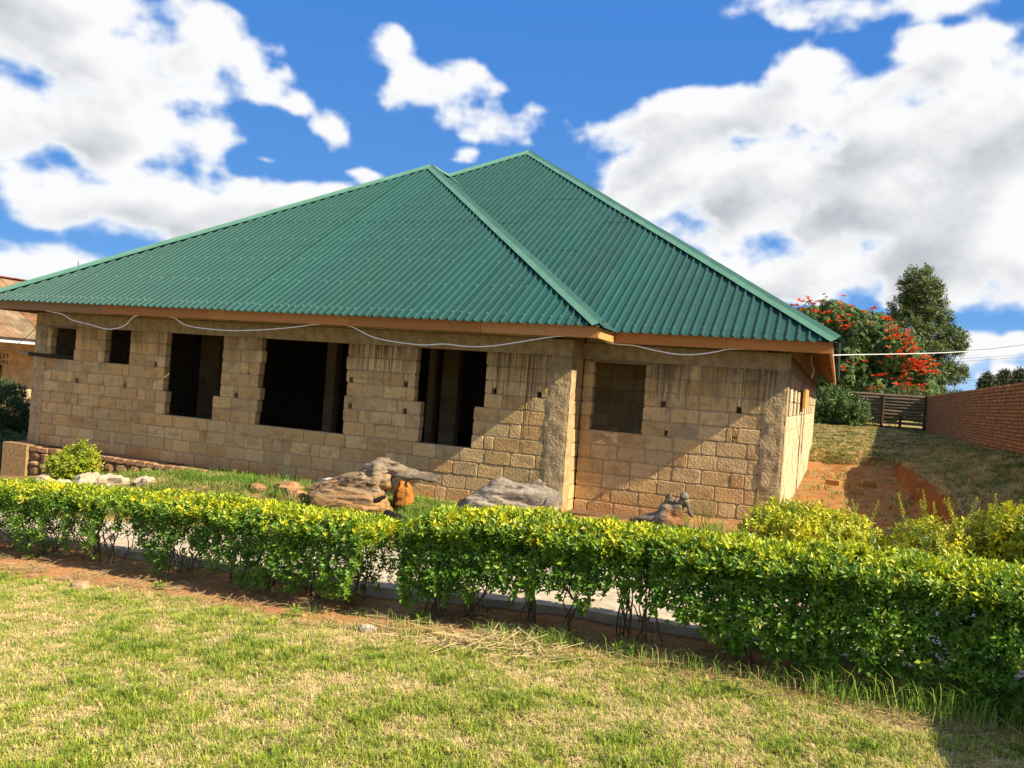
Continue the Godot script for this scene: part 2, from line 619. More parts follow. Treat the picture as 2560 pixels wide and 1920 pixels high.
# a hand-made block: worn corners, uneven face. Front at z1 (towards +z), back at z0
func block_shape(mb: MB, x0: float, x1: float, y0: float, y1: float, z0: float, z1: float, col: Color) -> void:
	var bev := rf(0.004, 0.007)
	var cx := [rf(0.008, 0.03), rf(0.008, 0.03), rf(0.008, 0.03), rf(0.008, 0.03)]
	var f := z1 + rf(-0.005, 0.005)
	var j := 0.004
	var ol := [Vector2(x0 + cx[0], y0), Vector2(x1 - cx[1], y0 + rf(-j, j)), Vector2(x1, y0 + cx[1] * 0.8), Vector2(x1 + rf(-j, j), y1 - cx[2] * 0.8),
		Vector2(x1 - cx[2], y1), Vector2((x0 + x1) * 0.5, y1 + rf(-j, j)), Vector2(x0 + cx[3], y1 + rf(-j, j)), Vector2(x0, y1 - cx[3] * 0.8), Vector2(x0 + rf(-j, j), y0 + cx[0] * 0.8)]
	var m := Vector2((x0 + x1) * 0.5, (y0 + y1) * 0.5)
	var inner := []
	for p in ol:
		var d: Vector2 = (m - p)
		inner.append(Vector3(p.x + signf(d.x) * bev, p.y + signf(d.y) * bev, f + rf(-0.002, 0.002)))
	var mid := Vector3(m.x, m.y, f + rf(-0.002, 0.002))
	var nn := ol.size()
	for i in nn:
		var k := (i + 1) % nn
		mb.face([mid, inner[i], inner[k]], col)
		var a := Vector3(ol[i].x, ol[i].y, f - bev)
		var b := Vector3(ol[k].x, ol[k].y, f - bev)
		mb.face([a, b, inner[k], inner[i]], col)
		mb.face([Vector3(a.x, a.y, z0), Vector3(b.x, b.y, z0), b, a], col)
	mb.face([Vector3(x1, y0, z0), Vector3(x0, y0, z0), Vector3(x0, y1, z0), Vector3(x1, y1, z0)], col)


func block_color() -> Color:
	var t := rng.randf()
	var c := Color(0.64, 0.42, 0.19).lerp(Color(0.68, 0.485, 0.255), t)
	if rng.randf() < 0.15:
		c = c.lerp(Color(0.58, 0.34, 0.14), 0.5)
	c *= rf(0.80, 1.10)
	c.a = 1.0
	return c


# block pieces of one course between a and b
func course(a: float, b: float, y0: float, y1: float, zf: float, out: Array, holes: Array) -> void:
	var x := a
	var first := true
	while x < b - 0.02:
		var l := rf(0.375, 0.395)
		if first:
			l = [0.385, 0.19, 0.28, 0.385][rng.randi() % 4]
		elif rng.randf() < 0.2:
			l = rf(0.13, 0.2)
		first = false
		if b - x - l < 0.1:
			l = b - x
		if l > 0.45:
			l = l * 0.5
		var x1 := x + l
		var gap := rf(0.012, 0.022)
		var p0 := x + (0.0 if x == a else gap * 0.5)
		var p1 := x1 - (0.0 if x1 >= b - 0.001 else gap * 0.5)
		var cut := -1.0
		for hx in holes:
			if hx > p0 + 0.02 and hx < p1 - 0.02:
				cut = hx
		var ya := y0 + rf(0.006, 0.011)
		var yb := y1 - rf(0.006, 0.011)
		if cut > 0.0:
			out.append([p0, cut - 0.035, ya, yb, zf])
			out.append([cut + 0.035, p1, ya, yb, zf])
			out.append([cut - 0.03, cut + 0.03, y0 + 0.085, yb, zf])
		else:
			out.append([p0, p1, ya, yb, zf])
		x = x1


func build_house() -> void:
	var h := thing("unfinished_house", "unfinished single-storey house of tan blocks under a green hipped metal roof", "house", Vector3(6.6, 0, -7))
	var off := h.position
	var specs := []
	var mortar := MB.new()
	var mortar2 := MB.new()
	mortar.wall_uv = true
	mortar2.wall_uv = true
	var mc := Color(0.45, 0.34, 0.205)
	# openings: x0, x1, y0, y1
	var ops := [[0.41, 1.02, 1.6, 2.2], [1.77, 2.36, 1.6, 2.2], [3.18, 4.41, 0.8, 2.2], [5.19, 6.84, 0.8, 2.2], [8.04, 9.175, 0.8, 2.2]]
	var putlogs := [[1.13, 1.2], [2.3, 1.2], [2.97, 1.6], [4.98, 1.6], [4.75, 1.2], [6.93, 1.6], [7.88, 1.6], [6.94, 1.2], [7.9, 1.2], [9.32, 1.6], [10.0, 1.6]]
	var putlogs2 := [[11.62, 1.6], [11.7, 1.2], [12.63, 1.6], [12.6, 1.2]]
	for wall in 2:
		var zf: float = 0.0 if wall == 0 else PLANE2
		var x0: float = 0.3 if wall == 0 else 10.45
		var x1: float = 10.12 if wall == 0 else 12.93
		var op: Array = ops if wall == 0 else [[10.6, 11.345, 1.2, 2.2]]
		var mm: MB = mortar if wall == 0 else mortar2
		var rows := []
		for k in 11:
			rows.append([k * 0.2, k * 0.2 + 0.2])
		rows.append([2.43, 2.63])
		rows.append([2.63, 2.82])
		for rw in rows:
			var segs := []
			var a := x0
			for o in op:
				if rw[0] > o[2] - 0.05 and rw[1] < o[3] + 0.05:
					var l: float = o[0]
					var r: float = o[1]
					var k := int(round(rw[0] / 0.2))
					if wall == 0 and o[0] == 3.18 and k < 6:
						l += 0.07
						r -= 0.14
					if wall == 0 and o[0] == 8.04 and k < 7:
						l += 0.12
						r -= 0.15
					if wall == 0 and o[0] == 5.19:
						l += rf(-0.03, 0.05)
						r += rf(-0.03, 0.03)
					segs.append([a, l + rf(-0.008, 0.008)])
					a = r + rf(-0.008, 0.008)
			segs.append([a, x1])
			var hs := []
			for q in (putlogs if wall == 0 else putlogs2):
				if absf(q[1] - rw[0]) < 0.05:
					hs.append(q[0])
			for s in segs:
				course(s[0], s[1], rw[0], rw[1], zf, specs, hs)
				# mortar bed of this course, open where a putlog hole goes through
				var ma: float = s[0] + 0.012
				var cuts := hs.filter(func(q): return q > s[0] and q < s[1])
				cuts.sort()
				for q in cuts:
					mm.box(Vector3(ma, rw[0], zf - 0.105), Vector3(q - 0.035, rw[1], zf - rf(0.004, 0.009)), mc)
					mm.box(Vector3(q - 0.035, rw[0] + 0.08, zf - 0.105), Vector3(q + 0.035, rw[1], zf - 0.01), mc)
					ma = q + 0.035
				mm.box(Vector3(ma, rw[0], zf - 0.105), Vector3(s[1] - 0.012, rw[1], zf - rf(0.004, 0.009)), mc)
	specs.sort_custom(func(p, q): return p[0] > q[0])
	for m in [mortar, mortar2]:
		for i in m.v.size():
			m.v[i] -= off
	var wall_a := obj("front_wall", mortar, M.block, h)
	var wall_b := obj("recessed_wall", mortar2, M.block, h)
	var rest := MB.new()
	rest.wall_uv = true
	var made := 0
	for s in specs:
		var mb := rest
		var single: bool = made < 296
		if single:
			mb = MB.new()
			mb.wall_uv = true
		block_shape(mb, s[0], s[1], s[2], s[3], s[4] - 0.115, s[4], block_color())
		made += 1
		if single:
			var c := Vector3(s[0], s[2], s[4])
			for i in mb.v.size():
				mb.v[i] -= c
			var o := obj("block", mb, M.block, wall_a if s[4] > -0.2 else wall_b)
			o.position = c - off
	for i in rest.v.size():
		rest.v[i] -= off
	if rest.v.size() > 0:
		stuff(obj("blockwork", rest, M.block, wall_a))
	# side wall: windows in a row, a narrow door, seen almost edge-on
	var sx := 13.22
	var side := MB.new()
	var sblocks := MB.new()
	var zo := []
	for k in 11:
		if k == 4:
			zo.append([-5.75, -5.2, -0.2, 2.2])
		elif k == 5:
			zo.append([-6.95, -6.35, 0.7, 2.2])
		else:
			zo.append([-1.45 - 1.13 * k, -0.9 - 1.13 * k, 1.55, 2.2])
	for k in 13:
		var y0 := k * 0.2 if k < 11 else (2.43 if k == 11 else 2.63)
		var y1 := y0 + (0.2 if k < 12 else 0.19)
		var a := PLANE2 - 0.28
		var segs := []
		for o in zo:
			if y0 > o[2] - 0.06 and y1 < o[3] + 0.05:
				segs.append([a, o[1]])
				a = o[0]
		segs.append([a, -14.0])
		for s in segs:
			side.box(Vector3(sx - 0.19, y0, s[1] + 0.012), Vector3(sx - 0.01, y1, s[0] - 0.012), mc)
			var z: float = s[0]
			while z > s[1] + 0.02:
				var l := rf(0.36, 0.4)
				if rng.randf() < 0.2:
					l = 0.19
				if z - l < s[1] + 0.1:
					l = z - s[1]
				var e := rf(-0.004, 0.006)
				sblocks.box(Vector3(sx - 0.2, y0 + 0.008, z - l + 0.008), Vector3(sx + e, y1 - 0.008, z - 0.008), block_color().lerp(Color(0.70, 0.60, 0.43), 0.75))  # paler than the front blocks: full sunlight put into the colour
				z -= l
	var side_wall := obj_at("side_wall", side, M.brick, h, off)
	side_wall.position = Vector3.ZERO
	stuff(obj_at("blockwork", sblocks, M.brick, side_wall, off)).position = Vector3.ZERO
	# short return wall between the two fronts
	var ret := MB.new()
	for k in 11:
		ret.box(Vector3(10.25, k * 0.2 + 0.008, -0.29), Vector3(10.432 + rf(-0.004, 0.004), k * 0.2 + 0.192, -0.215 + rf(-0.02, 0.0)), block_color())
		ret.box(Vector3(10.25, k * 0.2 + 0.008, PLANE2 - 0.1), Vector3(10.432 + rf(-0.004, 0.004), k * 0.2 + 0.192, -0.302), block_color())
	ret.box(Vector3(10.25, 0, PLANE2 - 0.1), Vector3(10.42, 2.85, -0.1), mc)
	stuff(obj_at("return_wall", ret, M.brick, h, off)).position = Vector3.ZERO
	# hidden back and left walls, partitions that show through the windows
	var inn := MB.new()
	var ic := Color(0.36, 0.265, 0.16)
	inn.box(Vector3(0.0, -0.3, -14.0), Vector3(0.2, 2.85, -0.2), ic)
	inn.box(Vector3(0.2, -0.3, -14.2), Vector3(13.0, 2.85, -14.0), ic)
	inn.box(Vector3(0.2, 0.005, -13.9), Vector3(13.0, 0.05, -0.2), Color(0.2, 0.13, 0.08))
	inn.box(Vector3(0.02, 2.83, -14.1), Vector3(13.18, 2.87, -0.66), Color(0.12, 0.09, 0.06))  # unseen ceiling slabs, added to keep daylight out of the rooms
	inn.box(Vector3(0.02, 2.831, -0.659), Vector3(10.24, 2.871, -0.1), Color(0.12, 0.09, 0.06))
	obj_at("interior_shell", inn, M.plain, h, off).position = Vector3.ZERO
	for w in [[0.9, 1.45, -3.2], [3.62, 3.88, -4.0], [5.57, 5.76, -5.0], [5.80, 6.22, -5.2], [9.6, 12.9, -2.3]]:
		var pm := MB.new()
		for k in 12:
			var x: float = w[0] + 0.02
			pm.box(Vector3(w[0] + 0.01, k * 0.2, w[2] - 0.19), Vector3(w[1] - 0.01, k * 0.2 + 0.2, w[2] - 0.012), mc)
			while x < w[1] - 0.03:
				var l := minf(rf(0.36, 0.4) if (k + int(x)) % 3 else 0.2, w[1] - x)
				pm.box(Vector3(x, k * 0.2 + 0.008, w[2] - 0.2), Vector3(x + l - 0.015, k * 0.2 + 0.192, w[2] + rf(-0.004, 0.004)), block_color())
				x += l
		stuff(obj_at("partition_wall", pm, M.brick, h, off)).position = Vector3.ZERO
	# concrete: ring beam, corner columns
	var bc := Color(0.43, 0.32, 0.18)
	var beam := MB.new()
	beam.wall_uv = false
	for s in 22:
		var xa := 0.0 + s * 0.475
		beam.box(Vector3(xa, BEAM_LO, -0.2), Vector3(xa + 0.475, 2.425, 0.006 + rf(-0.004, 0.004)), bc * rf(0.93, 1.05))
	beam.box(Vector3(10.25, BEAM_LO, -0.85), Vector3(10.442, 2.425, -0.2), bc)
	for s in 6:
		var xa := 10.442 + s * 0.466
		beam.box(Vector3(xa, BEAM_LO, PLANE2 - 0.2), Vector3(xa + 0.466, 2.425, PLANE2 + 0.006 + rf(-0.004, 0.004)), bc * rf(0.93, 1.05))
	beam.box(Vector3(sx - 0.2, BEAM_LO, -14.0), Vector3(sx + 0.004, 2.425, PLANE2 - 0.2), bc)
	obj_at("ring_beam", beam, M.plain, h, off).position = Vector3.ZERO
	for q in [[-0.005, 0.3, -0.2, 0.008, -0.02], [10.12, 10.45, -0.21, 0.012, -0.1], [12.93, 13.225, PLANE2 - 0.28, PLANE2 + 0.012, -0.1]]:
		column(h, off, q[0], q[1], q[2], q[3], q[4])
	# timber left under the beam over small windows
	for q in [[0.36, 1.06, 0.0], [10.52, 11.42, PLANE2]]:
		var lb := MB.new()
		lb.box(Vector3(q[0], 2.165, q[2] - 0.18), Vector3(q[1], 2.199, q[2] + 0.022), Color(0.23, 0.15, 0.08))
		obj_at("lintel_board", lb, M.wood, h, off).position = Vector3.ZERO
	build_plinth(h, off)
	build_roof(h, off)


# a rough concrete corner column
func column(h: Node3D, off: Vector3, x0: float, x1: float, z0: float, z1: float, y0: float) -> void:
	var mb := MB.new()
	mb.wall_uv = true
	var col := Color(0.54, 0.40, 0.235)
	var ny := 60
	var nx := 6
	var grid := []
	for j in ny + 1:
		var y := lerpf(y0, 2.2, float(j) / ny)
		var row := []
		var e0 := 0.012 * nz.get_noise_2d(y * 60.0, x0 * 9.0)
		var e1 := 0.010 * nz.get_noise_2d(y * 50.0, x1 * 7.0)
		for i in nx + 1:
			var x := lerpf(x0 + (e0 if x0 > 1.0 else 0.0), x1 + (e1 if x1 < 1.0 else 0.0), float(i) / nx)
			var edge := 0.008 if (i == 0 or i == nx) else 0.0
			row.append(Vector3(x, y, z1 + 0.012 * nz2.get_noise_2d(x * 110.0, y * 70.0) - edge))
		for i in nx + 1:
			var z := lerpf(z1, z0, float(i) / nx)
			row.append(Vector3(x1 + 0.005 * nz2.get_noise_2d(z * 120.0, y * 60.0) + (e1 if x1 < 1.0 else 0.0), y, z - (0.008 if i == 0 else 0.0)))
		row.append(Vector3(x0, y, z0))
		row.append(row[0])
		grid.append(row)
	for j in ny:
		for i in grid[0].size() - 1:
			mb.face([grid[j][i], grid[j][i + 1], grid[j + 1][i + 1], grid[j + 1][i]], col)
	for i in mb.v.size():
		mb.v[i] -= off
	obj("concrete_column", mb, M.concrete, h)


# one rough stone: a lump squeezed into a box
func lump(mb: MB, c: Vector3, r: Vector3, col: Color, sd: float, rings := 6, sides := 9, rough := 0.35) -> void:
	var base := mb.v.size()
	var pts := []
	for j in rings + 1:
		var th := PI * j / rings
		for i in sides:
			var ph := TAU * i / sides
			var d := Vector3(sin(th) * cos(ph), cos(th), sin(th) * sin(ph))
			# squarish
			var p := Vector3(signf(d.x) * pow(absf(d.x), 0.8), signf(d.y) * pow(absf(d.y), 0.85), signf(d.z) * pow(absf(d.z), 0.8))
			p *= 1.0 + 0.25 * rough * nz2.get_noise_3d(d.x * 60.0 + sd * 13.0, d.y * 60.0, d.z * 60.0) + rough * nz.get_noise_3d(d.x * 22.0 + sd * 31.0, d.y * 22.0, d.z * 22.0 + sd * 17.0)
			pts.append(c + p * r)
	for j in rings:
		for i in sides:
			var a: Vector3 = pts[j * sides + i]
			var b: Vector3 = pts[j * sides + (i + 1) % sides]
			var e: Vector3 = pts[(j + 1) * sides + i]
			var f: Vector3 = pts[(j + 1) * sides + (i + 1) % sides]
			if j == 0:
				mb.face([a, f, e], col)
			elif j == rings - 1:
				mb.face([a, b, e], col)
			else:
				mb.face([a, b, f, e], col)


func build_plinth(h: Node3D, off: Vector3) -> void:
	var mb := MB.new()
	mb.box(Vector3(0.1, -0.9, -0.2), Vector3(6.0, -0.08, 0.245), Color(0.30, 0.22, 0.13))
	mb.box(Vector3(6.0, -0.9, -0.2), Vector3(10.4, -0.03, 0.02), Color(0.42, 0.24, 0.12))
	mb.box(Vector3(10.4, -0.9, PLANE2 - 0.1), Vector3(13.2, -0.02, PLANE2 + 0.02), Color(0.42, 0.24, 0.12))
	var pl := obj_at("plinth", mb, M.stone, h, off)
	pl.position = Vector3.ZERO
	# thin ledge along the foot of the walls
	var led := MB.new()
	var x := 5.9
	while x < 10.3:
		led.box(Vector3(x, -0.15, -0.05), Vector3(minf(x + 0.6, 10.36), 0.012 + rf(-0.008, 0.008), 0.10 + rf(-0.015, 0.015)), Color(0.56, 0.36, 0.18))
		x += 0.6
	x = 10.45
	while x < 13.1:
		led.box(Vector3(x, -0.15, PLANE2 - 0.05), Vector3(minf(x + 0.45, 13.2), 0.03 + rf(-0.02, 0.02), PLANE2 + 0.10 + rf(-0.03, 0.02)), Color(0.50, 0.34, 0.19))
		x += 0.45
	obj_at("ledge", led, M.stone, pl, off).position = Vector3.ZERO
	# concrete pier at the left end
	var pier := MB.new()
	pier.box(Vector3(-0.2, -0.95, -0.2), Vector3(0.42, 0.02, 0.33), Color(0.44, 0.29, 0.145))
	obj_at("plinth_pier", pier, M.stone, pl, off).position = Vector3.ZERO
	# course of thin bricks on top, stones below
	x = 0.43
	while x < 6.0:
		var l := rf(0.20, 0.26)
		var b := MB.new()
		block_shape(b, x, x + l - 0.015, -0.085, -0.005 + rf(-0.01, 0.01), 0.05, 0.285 + rf(-0.012, 0.012), Color(0.46, 0.27, 0.15) * rf(0.85, 1.15))
		obj_at("brick", b, M.stone, pl, off).position = Vector3.ZERO
		x += l
	x = 0.46
	var sd := 1.0
	while x < 5.6:
		var lo := interp(GB, x) - 0.1
		var y := -0.09
		var wd := rf(0.18, 0.34)
		while y > lo:
			var ht := rf(0.09, 0.22)
			var b := MB.new()
			var c := [Color(0.46, 0.24, 0.10), Color(0.38, 0.27, 0.15), Color(0.36, 0.30, 0.21), Color(0.50, 0.33, 0.17), Color(0.33, 0.20, 0.10)][rng.randi() % 5] as Color
			sd += 1.0
			lump(b, Vector3(x + wd * 0.5 + rf(-0.02, 0.02), y - ht * 0.5, 0.235), Vector3(wd * 0.5, ht * 0.5, 0.075), c * rf(0.85, 1.1), sd, 6, 9, 0.5)
			obj_at("stone", b, M.stone, pl, off).position = Vector3.ZERO
			y -= ht + 0.008
		x += wd + 0.005


# ---------------------------------------------------------------- roof
const RH := 2.58
const TANP := 0.658
const RIB := 0.1312


func roof_face(h: Node3D, off: Vector3, origin: Vector3, ex: Vector3, ez: Vector3, width: float, run_max: float, both_hips: bool, lap: float, tone: Color, lap_spread := 0.0) -> void:
	# profile across one rib pitch: pan, flank, crown, flank
	var prof := [[0.0, 0.0], [0.60, 0.0], [0.70, 1.0], [0.86, 1.0], [0.96, 0.0]]
	var nrm := (Vector3.UP - ez * TANP).normalized()
	var up := ez + Vector3.UP * TANP
	var per_sheet := 6
	var nribs := int(ceil(width / RIB))
	var k := 0
	while k < nribs:
		var mb := MB.new()
		var ss := []
		for r in range(k, mini(k + per_sheet, nribs)):
			for p in prof:
				var s: float = (r + p[0]) * RIB
				if s < width:
					ss.append([s, p[1]])
		var s_end := minf((k + per_sheet) * RIB, width)
		ss.append([s_end, 0.0])
		var my_lap := lap + lap_spread * float((k / per_sheet) % 3)
		var c := tone * rf(0.92, 1.07)
		c.a = 1.0
		var sag := rf(-0.004, 0.005)
		for part in 2:
			var lift := 0.001 + 0.006 * part
			for i in ss.size() - 1:
				var a: Array = ss[i]
				var b: Array = ss[i + 1]
				var ra: float = minf(minf(a[0], width - a[0]), run_max) if both_hips else run_max
				var rb: float = minf(minf(b[0], width - b[0]), run_max) if both_hips else run_max
				var la: float
				var lb: float
				if part == 0:
					la = -0.03
					lb = -0.03
					ra = minf(ra, my_lap + 0.05)
					rb = minf(rb, my_lap + 0.05)
				else:
					la = my_lap
					lb = my_lap
					if ra <= la and rb <= lb:
						continue
					ra = maxf(ra, la)
					rb = maxf(rb, lb)
				var na: Vector3 = nrm * (float(a[1]) * 0.027 + lift)
				var nb: Vector3 = nrm * (float(b[1]) * 0.027 + lift)
				var oa: Vector3 = origin + ex * float(a[0]) + na + Vector3.UP * sag
				var ob: Vector3 = origin + ex * float(b[0]) + nb + Vector3.UP * sag
				mb.face([oa + up * la, ob + up * lb, ob + up * rb, oa + up * ra], c)
		if mb.v.size() > 0:
			obj_at("roof_sheet", mb, M.roof, h, off).position = Vector3.ZERO
		k += per_sheet


func cap(h: Node3D, off: Vector3, a: Vector3, b: Vector3, n1: Vector3, n2: Vector3, called := "hip_cap") -> void:
	# folded cap along a-b over two faces with normals n1 and n2
	var d := (b - a).normalized()
	var f1 := n1.cross(d).normalized()
	if f1.y > 0:
		f1 = -f1
	var f2 := n2.cross(d).normalized()
	if f2.y > 0:
		f2 = -f2
	var up := (n1 + n2).normalized()
	var col := Color(0.11, 0.265, 0.195)  # same paint as the sheets; sky reflection put into the paler green
	var n := 5
	for s in n:
		var mb := MB.new()
		var p := a.lerp(b, float(s) / n - (0.01 if s > 0 else 0.0))
		var q := a.lerp(b, float(s + 1) / n)
		var lift := 0.004 * (s % 2)
		var sec := []
		for e in [p, q]:
			sec.append([e + f1 * 0.12 + n1 * (0.036 + lift), e + f1 * 0.03 + n1 * (0.044 + lift), e + up * (0.075 + lift), e + f2 * 0.03 + n2 * (0.044 + lift), e + f2 * 0.12 + n2 * (0.036 + lift)])
		for i in 4:
			var quad := [sec[0][i], sec[0][i + 1], sec[1][i + 1], sec[1][i]]
			var nn: Vector3 = (quad[1] - quad[0]).cross(quad[2] - quad[0])
			if nn.dot(up) < 0:
				quad.reverse()
			mb.face(quad, col)
		obj_at(called, mb, M.roof, h, off).position = Vector3.ZERO


func build_roof(h: Node3D, off: Vector3) -> void:
	var tone := Color(0.022, 0.086, 0.075)
	var xl := -0.56
	var x1 := 11.0
	var x2 := 13.775
	var zf := 0.68
	var zm := -0.14
	var w1 := x1 - xl
	var w2 := x2 - xl
	var zb := zm - w2
	var ap1 := Vector3((xl + x1) * 0.5, RH + TANP * w1 * 0.5, zf - w1 * 0.5)
	var ap2 := Vector3((xl + x2) * 0.5, RH + TANP * w2 * 0.5, zm - w2 * 0.5)
	var fwd := Vector3(0, 0, -1)
	# front wing
	roof_face(h, off, Vector3(xl, RH, zf), Vector3.RIGHT, fwd, w1, w1 * 0.5, true, 3.05, tone)
	# main front
	roof_face(h, off, Vector3(xl, RH, zm), Vector3.RIGHT, fwd, w2, w2 * 0.5, true, 2.3, tone, 1.05)
	# right slope of the wing, running back under the main front
	var nr := (Vector3.UP + Vector3.RIGHT * TANP).normalized()
	var nf := (Vector3.UP - fwd * TANP).normalized()
	var nl := (Vector3.UP + Vector3.LEFT * TANP).normalized()
	var wing := MB.new()
	var e0 := Vector3(x1, RH, zf) + Vector3(0.03, -0.02, 0)
	var back := Vector3(0, 0, zm - zf - 0.05)
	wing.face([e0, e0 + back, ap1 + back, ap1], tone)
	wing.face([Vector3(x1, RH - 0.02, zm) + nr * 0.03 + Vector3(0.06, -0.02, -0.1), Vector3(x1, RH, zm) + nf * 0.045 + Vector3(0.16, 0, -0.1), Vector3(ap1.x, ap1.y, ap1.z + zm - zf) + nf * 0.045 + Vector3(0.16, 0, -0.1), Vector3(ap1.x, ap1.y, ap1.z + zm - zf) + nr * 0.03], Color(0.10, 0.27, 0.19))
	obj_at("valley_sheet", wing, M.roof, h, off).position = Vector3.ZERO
	# the other slopes
	roof_face(h, off, Vector3(x2, RH, zm), fwd, Vector3.LEFT, w2, w2 * 0.5, true, 3.0, tone)
	var hid := MB.new()
	hid.face([Vector3(xl, RH, zb), Vector3(xl, RH, zm), ap2, ap2 + Vector3(0, 0, -0.01)], tone)
	hid.face([Vector3(x2, RH, zb), Vector3(xl, RH, zb), ap2], tone)
	hid.face([Vector3(xl, RH, zm), Vector3(xl, RH, zf), ap1, ap1 + Vector3(0, 0, zm - zf)], tone)
	obj_at("rear_roof", hid, M.roof, h, off).position = Vector3.ZERO
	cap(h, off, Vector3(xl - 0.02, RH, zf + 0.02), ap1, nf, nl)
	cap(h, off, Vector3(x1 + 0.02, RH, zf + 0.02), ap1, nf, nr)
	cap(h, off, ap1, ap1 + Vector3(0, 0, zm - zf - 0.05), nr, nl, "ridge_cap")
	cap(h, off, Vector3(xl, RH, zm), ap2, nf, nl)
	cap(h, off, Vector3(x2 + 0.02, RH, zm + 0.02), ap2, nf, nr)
	# roofing screws in rows
	var sc := MB.new()
	for fc in [[Vector3(xl, RH, zf), w1], [Vector3(xl, RH, zm), w2]]:
		var r := 0.12
		while r < 7.0:
			var s := RIB * 0.78
			var cnt := 0
			while s < fc[1]:
				cnt += 1
				if r < minf(s, fc[1] - s) - 0.2 and (cnt % 2 == 0 or r < 0.2) and rng.randf() < 0.85:
					var p: Vector3 = fc[0] + Vector3(s, 0, 0) + (fwd + Vector3.UP * TANP) * (r + rf(-0.015, 0.015)) + nf * 0.036
					sc.box(p - Vector3.ONE * 0.009, p + Vector3.ONE * 0.009, Color(0.20, 0.30, 0.26))
				s += RIB
			r += 0.72
	stuff(obj_at("roofing_screws", sc, M.roof, h, off)).position = Vector3.ZERO
	# fascia boards
	var wc := Color(0.52, 0.215, 0.07)
	var x := xl - 0.0
	for l in [2.9, 2.3, 2.6, 2.1, 1.75]:
		var b := MB.new()
		var c := wc.lerp(Color(0.62, 0.34, 0.14), rng.randf() * 0.7) * rf(0.85, 1.1)
		if x < 1.0:
			c = Color(0.33, 0.19, 0.10)
		b.box(Vector3(x, 2.425, 0.60), Vector3(minf(x + l - 0.004, 10.97), 2.583, 0.632 + rf(0, 0.006)), c)
		obj_at("fascia_board", b, M.wood, h, off).position = Vector3.ZERO
		x += l
	var rb := MB.new()
	rb.box(Vector3(10.935, 2.425, -0.14), Vector3(10.966, 2.56, 0.598), Color(0.60, 0.33, 0.12))
	obj_at("fascia_board", rb, M.wood, h, off).position = Vector3.ZERO
	for q in [[10.967, 12.45, 0.0], [12.454, 13.73, 0.02]]:
		var b := MB.new()
		b.box(Vector3(q[0], 2.425 + q[2] * 0.2, -0.2), Vector3(q[1], 2.582, -0.168 + q[2] * 0.2), Color(0.54, 0.215, 0.06) * rf(0.9, 1.1))
		obj_at("fascia_board", b, M.wood, h, off).position = Vector3.ZERO
	var z := -0.17
	while z > -14.3:
		var b := MB.new()
		b.box(Vector3(13.70, 2.40, maxf(z - 2.8, -14.35)), Vector3(13.735, 2.575, z), Color(0.42, 0.22, 0.10) * rf(0.9, 1.1))
		obj_at("fascia_board", b, M.wood, h, off).position = Vector3.ZERO
		z -= 2.805
	var lf := MB.new()
	lf.box(Vector3(xl + 0.02, 2.425, -14.3), Vector3(xl + 0.05, 2.58, 0.598), Color(0.3, 0.18, 0.1))
	obj_at("fascia_board", lf, M.wood, h, off).position = Vector3.ZERO
	# rafters that carry the eaves
	z = -1.0
	while z > -13.6:
		var b := MB.new()
		b.bar(Vector3(13.69, 2.50, z), Vector3(13.0, 2.50 + 0.69 * TANP, z), 0.05, 0.12, Vector3.UP, Color(0.40, 0.20, 0.085) * rf(0.8, 1.15))
		obj_at("rafter", b, M.wood, h, off).position = Vector3.ZERO
		z -= 0.62
	x = 0.5
	while x < 10.1:
		var b := MB.new()
		b.bar(Vector3(x, 2.50, 0.595), Vector3(x, 2.50 + 0.8 * TANP, -0.2), 0.05, 0.11, Vector3.UP, Color(0.36, 0.19, 0.085))
		obj_at("rafter", b, M.wood, h, off).position = Vector3.ZERO
		x += 0.95
	for q in [0.12, 0.45]:
		var b := MB.new()
		b.box(Vector3(13.74 - q - 0.06, 2.545 + q * TANP - 0.06, -13.6), Vector3(13.74 - q, 2.545 + q * TANP - 0.01, -0.36 - q), Color(0.42, 0.21, 0.09))
		obj_at("purlin", b, M.wood, h, off).position = Vector3.ZERO


